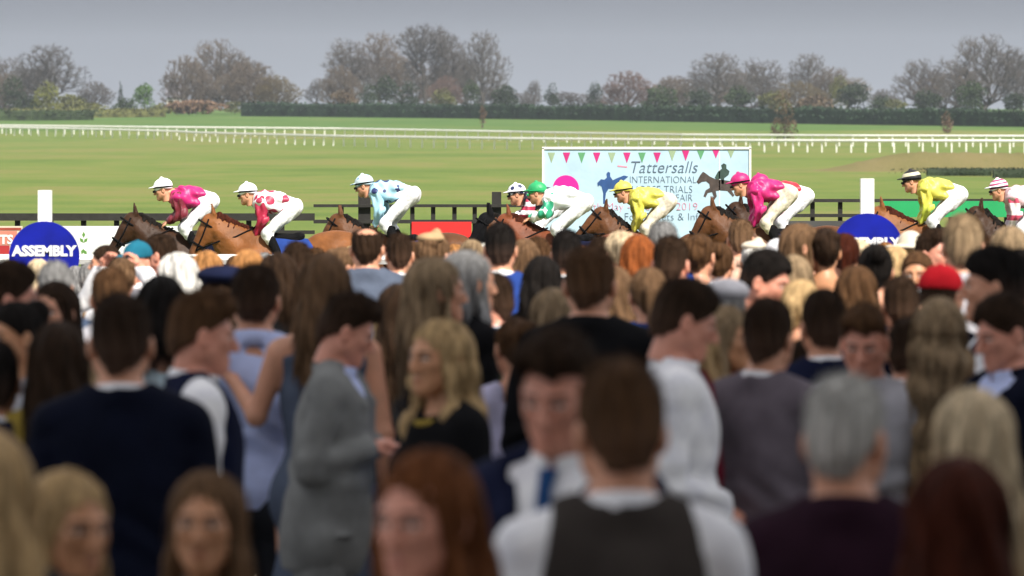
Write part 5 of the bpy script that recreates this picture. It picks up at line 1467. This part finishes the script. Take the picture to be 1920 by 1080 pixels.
P(1432, 469, 23.6, -112, m, 'short', 'black', 'suit', ['mauvegrey', 'white'], 'dark haired man looking down towards the camera in a mauve suit', hp=-14, skin='pink', tie='maroon', seed=0)
P(1362, 514, 22.0, 8, m, 'crop', 'grey', 'suit', ['charcoal', 'white'], 'man in a soft grey flat cap above the fair woman in black', hat=('flatcap', 'lightgrey'), seed=0)
P(1244, 523, 17.8, -88, m, 'short', 'dark', 'shirt', ['white'], 'man with dark hair and a burgundy tie in a white shirt', ('clasp', 'clasp'), hp=-14, hy=8, lean=2.0, tie='maroon', skin='pink', seed=1)
P(1366, 574, 19.6, -124, f, 'long', 'ash', 'sdress', ['black'], 'fair haired woman in black between the white shirt and the mauve grey suit', skin='tan', seed=2)
P(1438, 561, 18.0, -38, m, 'short', 'dark', 'suit', ['mauvegrey', 'white'], 'dark haired man from behind in a mauve grey suit and white collar', ('hold', 'hold'), hy=16, seed=0)
P(1502, 419, 30.5, -84, f, 'long', 'midbrown', 'top', ['mauvegrey'], 'light brown haired woman in sunlit profile beside the half hidden sign', seed=1)
P(1460, 452, 33.5, 10, f, 'updo', 'brown', 'top', ['maroon'], 'woman in a wide white brimmed hat behind the mauve suit', hat=('brim', 'white'), seed=1)
P(1502, 528, 23.4, -28, f, 'tail', 'blonde', 'dress', ['peach'], 'blonde woman with bare sunlit shoulders behind the mauve grey suit', seed=0)
P(1546, 430, 30.5, 6, f, 'updo', 'dark', 'dress', ['paleaqua'], 'woman with dark pinned hair and a pale aqua top', seed=0, skin='tan')
P(1583, 440, 31.0, 0, f, 'tail', 'redbrown', 'top', ['tan'], 'woman with a reddish ponytail beside the pale aqua top', seed=1)
P(1641, 461, 26.5, 4, f, 'bun', 'black', 'top', ['black'], 'woman with black hair in a tight bun in front of the half hidden sign', seed=2)
P(1610, 449, 35.5, -8, f, 'bob', 'pale', 'top', ['cream'], 'pale blonde woman under the white lettering of the half hidden sign', seed=0)
P(1678, 462, 31.5, -20, f, 'long', 'blonde', 'top', ['pink'], 'blonde woman between the black bun and the straw hat', seed=1)
P(1707, 437, 36.0, 0, f, 'updo', 'blonde', 'top', ['mauvegrey'], 'woman in a straw coloured hat under the yellow jockey', hat=('brim', 'cream'), seed=2)
P(1748, 430, 32.0, -128, m, 'quiff', 'dark', 'suit', ['charcoal', 'white'], 'dark haired man with a sunlit face turned back from the race', seed=0, skin='pink')
P(1720, 474, 28.5, 168, f, 'updo', 'brown', 'dress', ['maroon'], 'woman facing the camera just above the red cap', seed=1, skin='tan')
P(1766, 492, 22.0, -14, m, 'crop', 'dark', 'top', ['deepnavy'], 'man from behind in a bright red baseball cap', hat=('cap', 'red'), hy=-20, seed=1)
P(1806, 403, 25.0, -6, m, 'short', 'ash', 'shirt', ['lightgrey'], 'tall fair haired man in a pale grey shirt below the rearmost horses', seed=2)
P(1868, 463, 19.6, 84, m, 'short', 'black', 'vest', ['navy', 'white'], 'black haired man in profile with a navy waistcoat near the red cap', seed=0)
P(1892, 424, 28.0, 10, f, 'bob', 'ash', 'top', ['olive'], 'woman with ash coloured hair by the picture edge under the pink jockey', seed=1)
P(1886, 552, 18.4, 118, m, 'short', 'dark', 'suit', ['deepnavy', 'paleblue'], 'man in a dark navy suit looking down at the picture edge', hp=-14, skin='pink', seed=2)
P(1622, 570, 18.8, 168, m, 'quiff', 'brown', 'shirt', ['lightgrey'], 'brown haired man in a pale shirt facing the camera above the grey head', hp=-16, skin='pink', seed=0)
P(1762, 556, 18.8, -10, f, 'wavy', 'ash', 'dress', ['tan'], 'fair haired woman with long waves and a bare shoulder below the red cap', seed=2)
P(1604, 498, 24.5, 6, f, 'bob', 'brown', 'coat', ['navy', 'navy'], 'brown bobbed woman in a navy coat under the black bun', seed=0)
P(1918, 470, 22.5, 80, m, 'short', 'black', 'suit', ['deepnavy', 'white'], 'man cut by the picture edge behind the black haired profile', seed=1, skin='pink')
P(1690, 520, 23.5, 0, m, 'short', 'dark', 'suit', ['charcoal', 'charcoal'], 'dark haired man in charcoal left of the red cap wearer', seed=1)
# left wing
P(14, 491, 20.0, -84, m, 'short', 'dark', 'suit', ['blue', 'paleblue'], 'dark haired man in profile in a blue jacket by the picture edge', seed=1, skin='pink')
P(100, 527, 21.4, 168, f, 'long', 'dark', 'sdress', ['tan'], 'dark haired woman facing the camera in tan below the assembly sign', hy=-10, seed=0)
P(103, 494, 25.0, 0, m, 'crop', 'grey', 'suit', ['slate', 'white'], 'grey haired man from behind just under the assembly lettering', hat=None, seed=0)
P(28, 570, 18.8, 128, f, 'bun', 'black', 'top', ['lightgrey'], 'woman with black hair tied up turned towards the picture edge', seed=1, skin='tan')
P(108, 603, 16.2, 6, f, 'long', 'dark', 'sdress', ['mustard'], 'woman from behind with long dark brown hair in a mustard dress', seed=1)
P(72, 486, 36.0, 0, f, 'bob', 'pale', 'top', ['pink'], 'pale blonde woman peeping up before the assembly sign', seed=1)
P(206, 503, 23.6, 6, m, 'short', 'brown', 'suit', ['lightgrey', 'white'], 'brown haired man from behind above the near black navy suit', seed=1)
P(199, 462, 36.5, 84, f, 'tail', 'dark', 'top', ['tan'], 'dark haired woman in sunlit profile below the first horse head', seed=0)
P(228, 486, 31.0, 10, f, 'updo', 'midbrown', 'top', ['white'], 'woman with light brown pinned hair beside the raised hands', seed=2)
P(258, 449, 34.0, 150, m, 'crop', 'brown', 'shirt', ['white'], 'man in a teal cap holding both hands up to his face', ('brow', 'brow'), hat=('cap', 'teal'), skin='pink', seed=0)
P(303, 440, 35.5, 70, m, 'short', 'dark', 'suit', ['maroon', 'white'], 'ruddy dark haired man between the teal cap and the leading jockey', skin='pink', seed=1)
P(330, 474, 27.5, 55, f, 'bob', 'white', 'coat', ['cream', 'white'], 'white haired woman with a flushed face in a cream coat', skin='pink', seed=0)
P(303, 515, 20.8, 6, f, 'bob', 'black', 'top', ['paleaqua'], 'woman from behind with a black bob near the navy waistcoat', seed=2)
P(386, 470, 32.5, 30, f, 'long', 'ginger', 'top', ['peach'], 'ginger blonde woman beside the white haired woman', seed=0)
P(412, 496, 26.0, 0, f, 'bob', 'dark', 'coat', ['navy', 'navy'], 'woman in a navy beret near the pale blue shirt', hat=('beret', 'navy'), seed=1)
P(466, 468, 29.5, -10, f, 'bob', 'ginger', 'top', ['lightgrey'], 'light ginger haired woman above the pale blue shirt', seed=2)
P(518, 474, 27.5, 50, f, 'bob', 'dark', 'coat', ['black', 'white'], 'dark haired woman in black turned away beside the pale blue shirt', seed=0)
P(557, 455, 30.5, 0, m, 'short', 'dark', 'suit', ['charcoal', 'white'], 'dark haired man under the number twelve cloth', seed=0)
P(645, 466, 33.0, -70, f, 'updo', 'midbrown', 'top', ['maroon'], 'brown haired woman in profile below the chestnut rump', seed=1)
P(884, 452, 34.5, 0, f, 'bun', 'ash', 'top', ['lightgrey'], 'small ash haired woman before the red board end', seed=1)
P(984, 448, 33.5, -12, f, 'long', 'midbrown', 'top', ['tan'], 'woman with light brown hair beside the tall blue waistcoat', seed=2)
P(1008, 446, 34.5, 30, m, 'short', 'brown', 'shirt', ['cream'], 'brown haired man in a cream shirt under the spotted cap jockey', seed=0)
P(1128, 446, 35.0, 20, m, 'crop', 'dark', 'suit', ['maroon', 'white'], 'cropped dark man between the black suit and the bright blonde', seed=1)
P(1486, 478, 27.0, 6, f, 'long', 'ash', 'top', ['black'], 'fair brown haired woman in black behind the bare sunlit shoulders', seed=0)
P(1216, 505, 24.0, 4, f, 'tail', 'midbrown', 'coat', ['royal', 'navy'], 'woman with a brown ponytail in a bright blue coat beside the white shirt', seed=2)
P(1152, 500, 25.0, -14, f, 'long', 'midbrown', 'dress', ['tan'], 'tan dressed brown haired woman half behind the black suit', seed=1)
P(966, 600, 20.6, 20, f, 'updo', 'brown', 'sdress', ['lavender'], 'woman in a pale lavender dress behind the wavy fair hair', seed=1)
P(1545, 545, 19.6, 6, m, 'short', 'dark', 'suit', ['navy', 'white'], 'dark haired man in navy behind the pale shirted man', seed=2)
P(1702, 600, 20.2, -20, m, 'short', 'dark', 'suit', ['black', 'white'], 'dark haired man in black between the pale shirt and the fair waves', seed=1)
P(1300, 610, 18.6, 0, f, 'long', 'blonde', 'coat', ['tan', 'cream'], 'blonde woman in tan tucked beside the burgundy tie', seed=0)
P(738, 575, 24.0, 0, f, 'long', 'blonde', 'coat', ['tan', 'cream'], 'blonde woman in a tan coat behind the tweed jacket', seed=2)
P(-12, 640, 16.2, 8, m, 'short', 'black', 'suit', ['navy', 'white'], 'man in navy cut by the picture edge below the blue jacket', seed=2)
P(1508, 640, 20.0, 0, m, 'short', 'dark', 'suit', ['navy', 'navy'], 'dark haired man in navy behind the mauve grey shoulder', seed=0)

# rear ranks by the rail: people seen only as a head or a shoulder between the others
RR = random.Random(41)
far = [(20, 'm', 'short', 'brown', 'slate', 'brown haired man in slate under the red and cream board'), (52, 'f', 'long', 'auburn', 'cream', 'auburn haired woman in cream at the rail under the red and cream board'), (140, 'f', 'bob', 'grey', 'lavender', 'grey bobbed woman in lavender at the rail beside the assembly post'),
       (170, 'm', 'crop', 'grey', 'lightgrey', 'grey cropped man at the rail beside the white board crest'), (285, 'f', 'tail', 'blonde', 'pink', 'blonde woman with a ponytail in pink at the rail by the first horse'), (350, 'm', 'short', 'dark', 'navy', 'dark haired man in navy at the rail below the leading jockey'),
       (440, 'f', 'updo', 'brown', 'cream', 'woman with brown pinned hair in cream at the rail below the chestnut neck'), (495, 'm', 'short', 'grey', 'charcoal', 'grey haired man in charcoal at the rail below the crimson sleeves'), (590, 'm', 'crop', 'brown', 'white', 'cropped brown haired man in white at the rail below the chestnut rump'),
       (660, 'f', 'bob', 'blonde', 'tan', 'blonde bobbed woman in tan at the rail beside the balding man'), (775, 'm', 'short', 'brown', 'maroon', 'brown haired man in maroon at the rail before the red board'), (850, 'f', 'long', 'ginger', 'pink', 'ginger haired woman in pink at the rail before the red board'),
       (905, 'm', 'crop', 'silver', 'navy', 'silver haired man in navy at the rail under the mesh hood'), (1085, 'f', 'updo', 'auburn', 'white', 'auburn haired woman in white at the rail below the white silks'), (1145, 'm', 'short', 'black', 'slate', 'black haired man in slate at the rail below the brown horse head'),
       (1220, 'f', 'bob', 'brown', 'peach', 'brown bobbed woman in peach at the rail below the banner'), (1285, 'm', 'short', 'midbrown', 'tan', 'light brown haired man in tan at the rail below the banner dates'), (1335, 'f', 'long', 'blonde', 'lavender', 'long haired blonde woman in lavender at the rail by the two horse heads'),
       (1372, 'm', 'short', 'dark', 'white', 'dark haired man in white at the rail by the two horse heads'), (1438, 'f', 'bun', 'brown', 'maroon', 'woman with a brown bun in maroon at the rail below the magenta jockey'), (1525, 'm', 'short', 'brown', 'grey', 'brown haired man in grey at the rail before the black fence base'),
       (1565, 'f', 'long', 'auburn', 'black', 'long haired auburn woman in black at the rail before the black fence base'), (1660, 'm', 'crop', 'ginger', 'paleblue', 'ginger cropped man in pale blue at the rail behind the black bun'), (1730, 'f', 'bob', 'dark', 'maroon', 'dark bobbed woman in maroon at the rail under the yellow jockey'),
       (1775, 'm', 'short', 'black', 'charcoal', 'black haired man in charcoal at the rail beside the sunlit face'), (1850, 'f', 'updo', 'brown', 'tan', 'woman with brown pinned hair in tan at the rail under the green board'), (1900, 'm', 'short', 'grey', 'slate', 'grey haired man in slate at the rail by the picture edge')]
for i, (px, sx, hs, hc_, oc, lab) in enumerate(far):
    dd = 38.5 + (i * 7 % 5) * 1.1
    P(px, (452 if sx == 'm' else 462) + RR.uniform(-5, 9) + (38 if px < 180 else 20 if px < 640 else 0), dd, RR.uniform(-35, 35), sx, hs, hc_, 'top' if sx == 'f' else 'shirt', [oc], lab, hy=RR.choice([-25, 0, 25]), seed=i)

# ---------------------------------------------------------------- held and standing things
a_ = tw_.rotation_euler.z
pos = tw_.location + tw_.rotation_euler.to_matrix() @ (Vector((0, .27, 1.20)) * tw_.scale.z)
pr = empty('programme', tuple(pos)); tag(pr, 'blue race programme held open by the man in tweed', 'booklet')
pr.rotation_euler = (math.radians(-35), math.radians(8), a_ + math.radians(25))
for s in (-1, 1):
    mb = MB(); mb.add([(0, 0, -.1), (s * .125, .035, -.1), (s * .125, .035, .1), (0, 0, .1), (0, .006, -.1), (s * .125, .041, -.1), (s * .125, .041, .1), (0, .006, .1)], [(0,1,2,3),(7,6,5,4),(0,4,5,1),(1,5,6,2),(2,6,7,3),(3,7,4,0)])
    mb.obj('page', mat('print_programme', (.10, .27, .62), .5, .35, 14), pr)
bd = 26.5
bn = empty('bench', (X(684, bd), bd, g(bd) + .012)); tag(bn, 'cream slatted bench seen through the gap beside the tweed jacket', 'bench')
CREAM = mat('cream_paint', (.68, .60, .46), .6, .12, 6)
mb = MB()
for k in range(4): mb.box((-.7, -.22 + k * .115, .42), (.7, -.12 + k * .115, .455))
mb.obj('seat', CREAM, bn)
mb = MB()
for k in range(3): mb.box((-.7, -.235, .10 + k * .105), (.7, -.21, .185 + k * .105))
mb.obj('front_slats', CREAM, bn)
for s in (-.62, .62):
    for y in (-.2, .2):
        mb = MB(); mb.box((s - .03, y - .005, 0), (s + .03, y + .05, .418)); mb.obj('leg', CREAM, bn)
# ---------------------------------------------------------------- air: even haze that pales the far tree line
hz = MB(); hz.box((-2400, -80, -3.0), (2400, 5600, 75))
hm = bpy.data.materials.new('haze'); hm.use_nodes = True
hn = hm.node_tree; hn.nodes.clear()
ho = hn.nodes.new('ShaderNodeOutputMaterial'); hv = hn.nodes.new('ShaderNodeVolumePrincipled')
hv.inputs['Color'].default_value = (.78, .87, 1.0, 1); hv.inputs['Density'].default_value = .00008; hv.inputs['Anisotropy'].default_value = 0.0
hn.links.new(hv.outputs[0], ho.inputs['Volume'])
tag(hz.obj('haze', hm), kind='stuff')
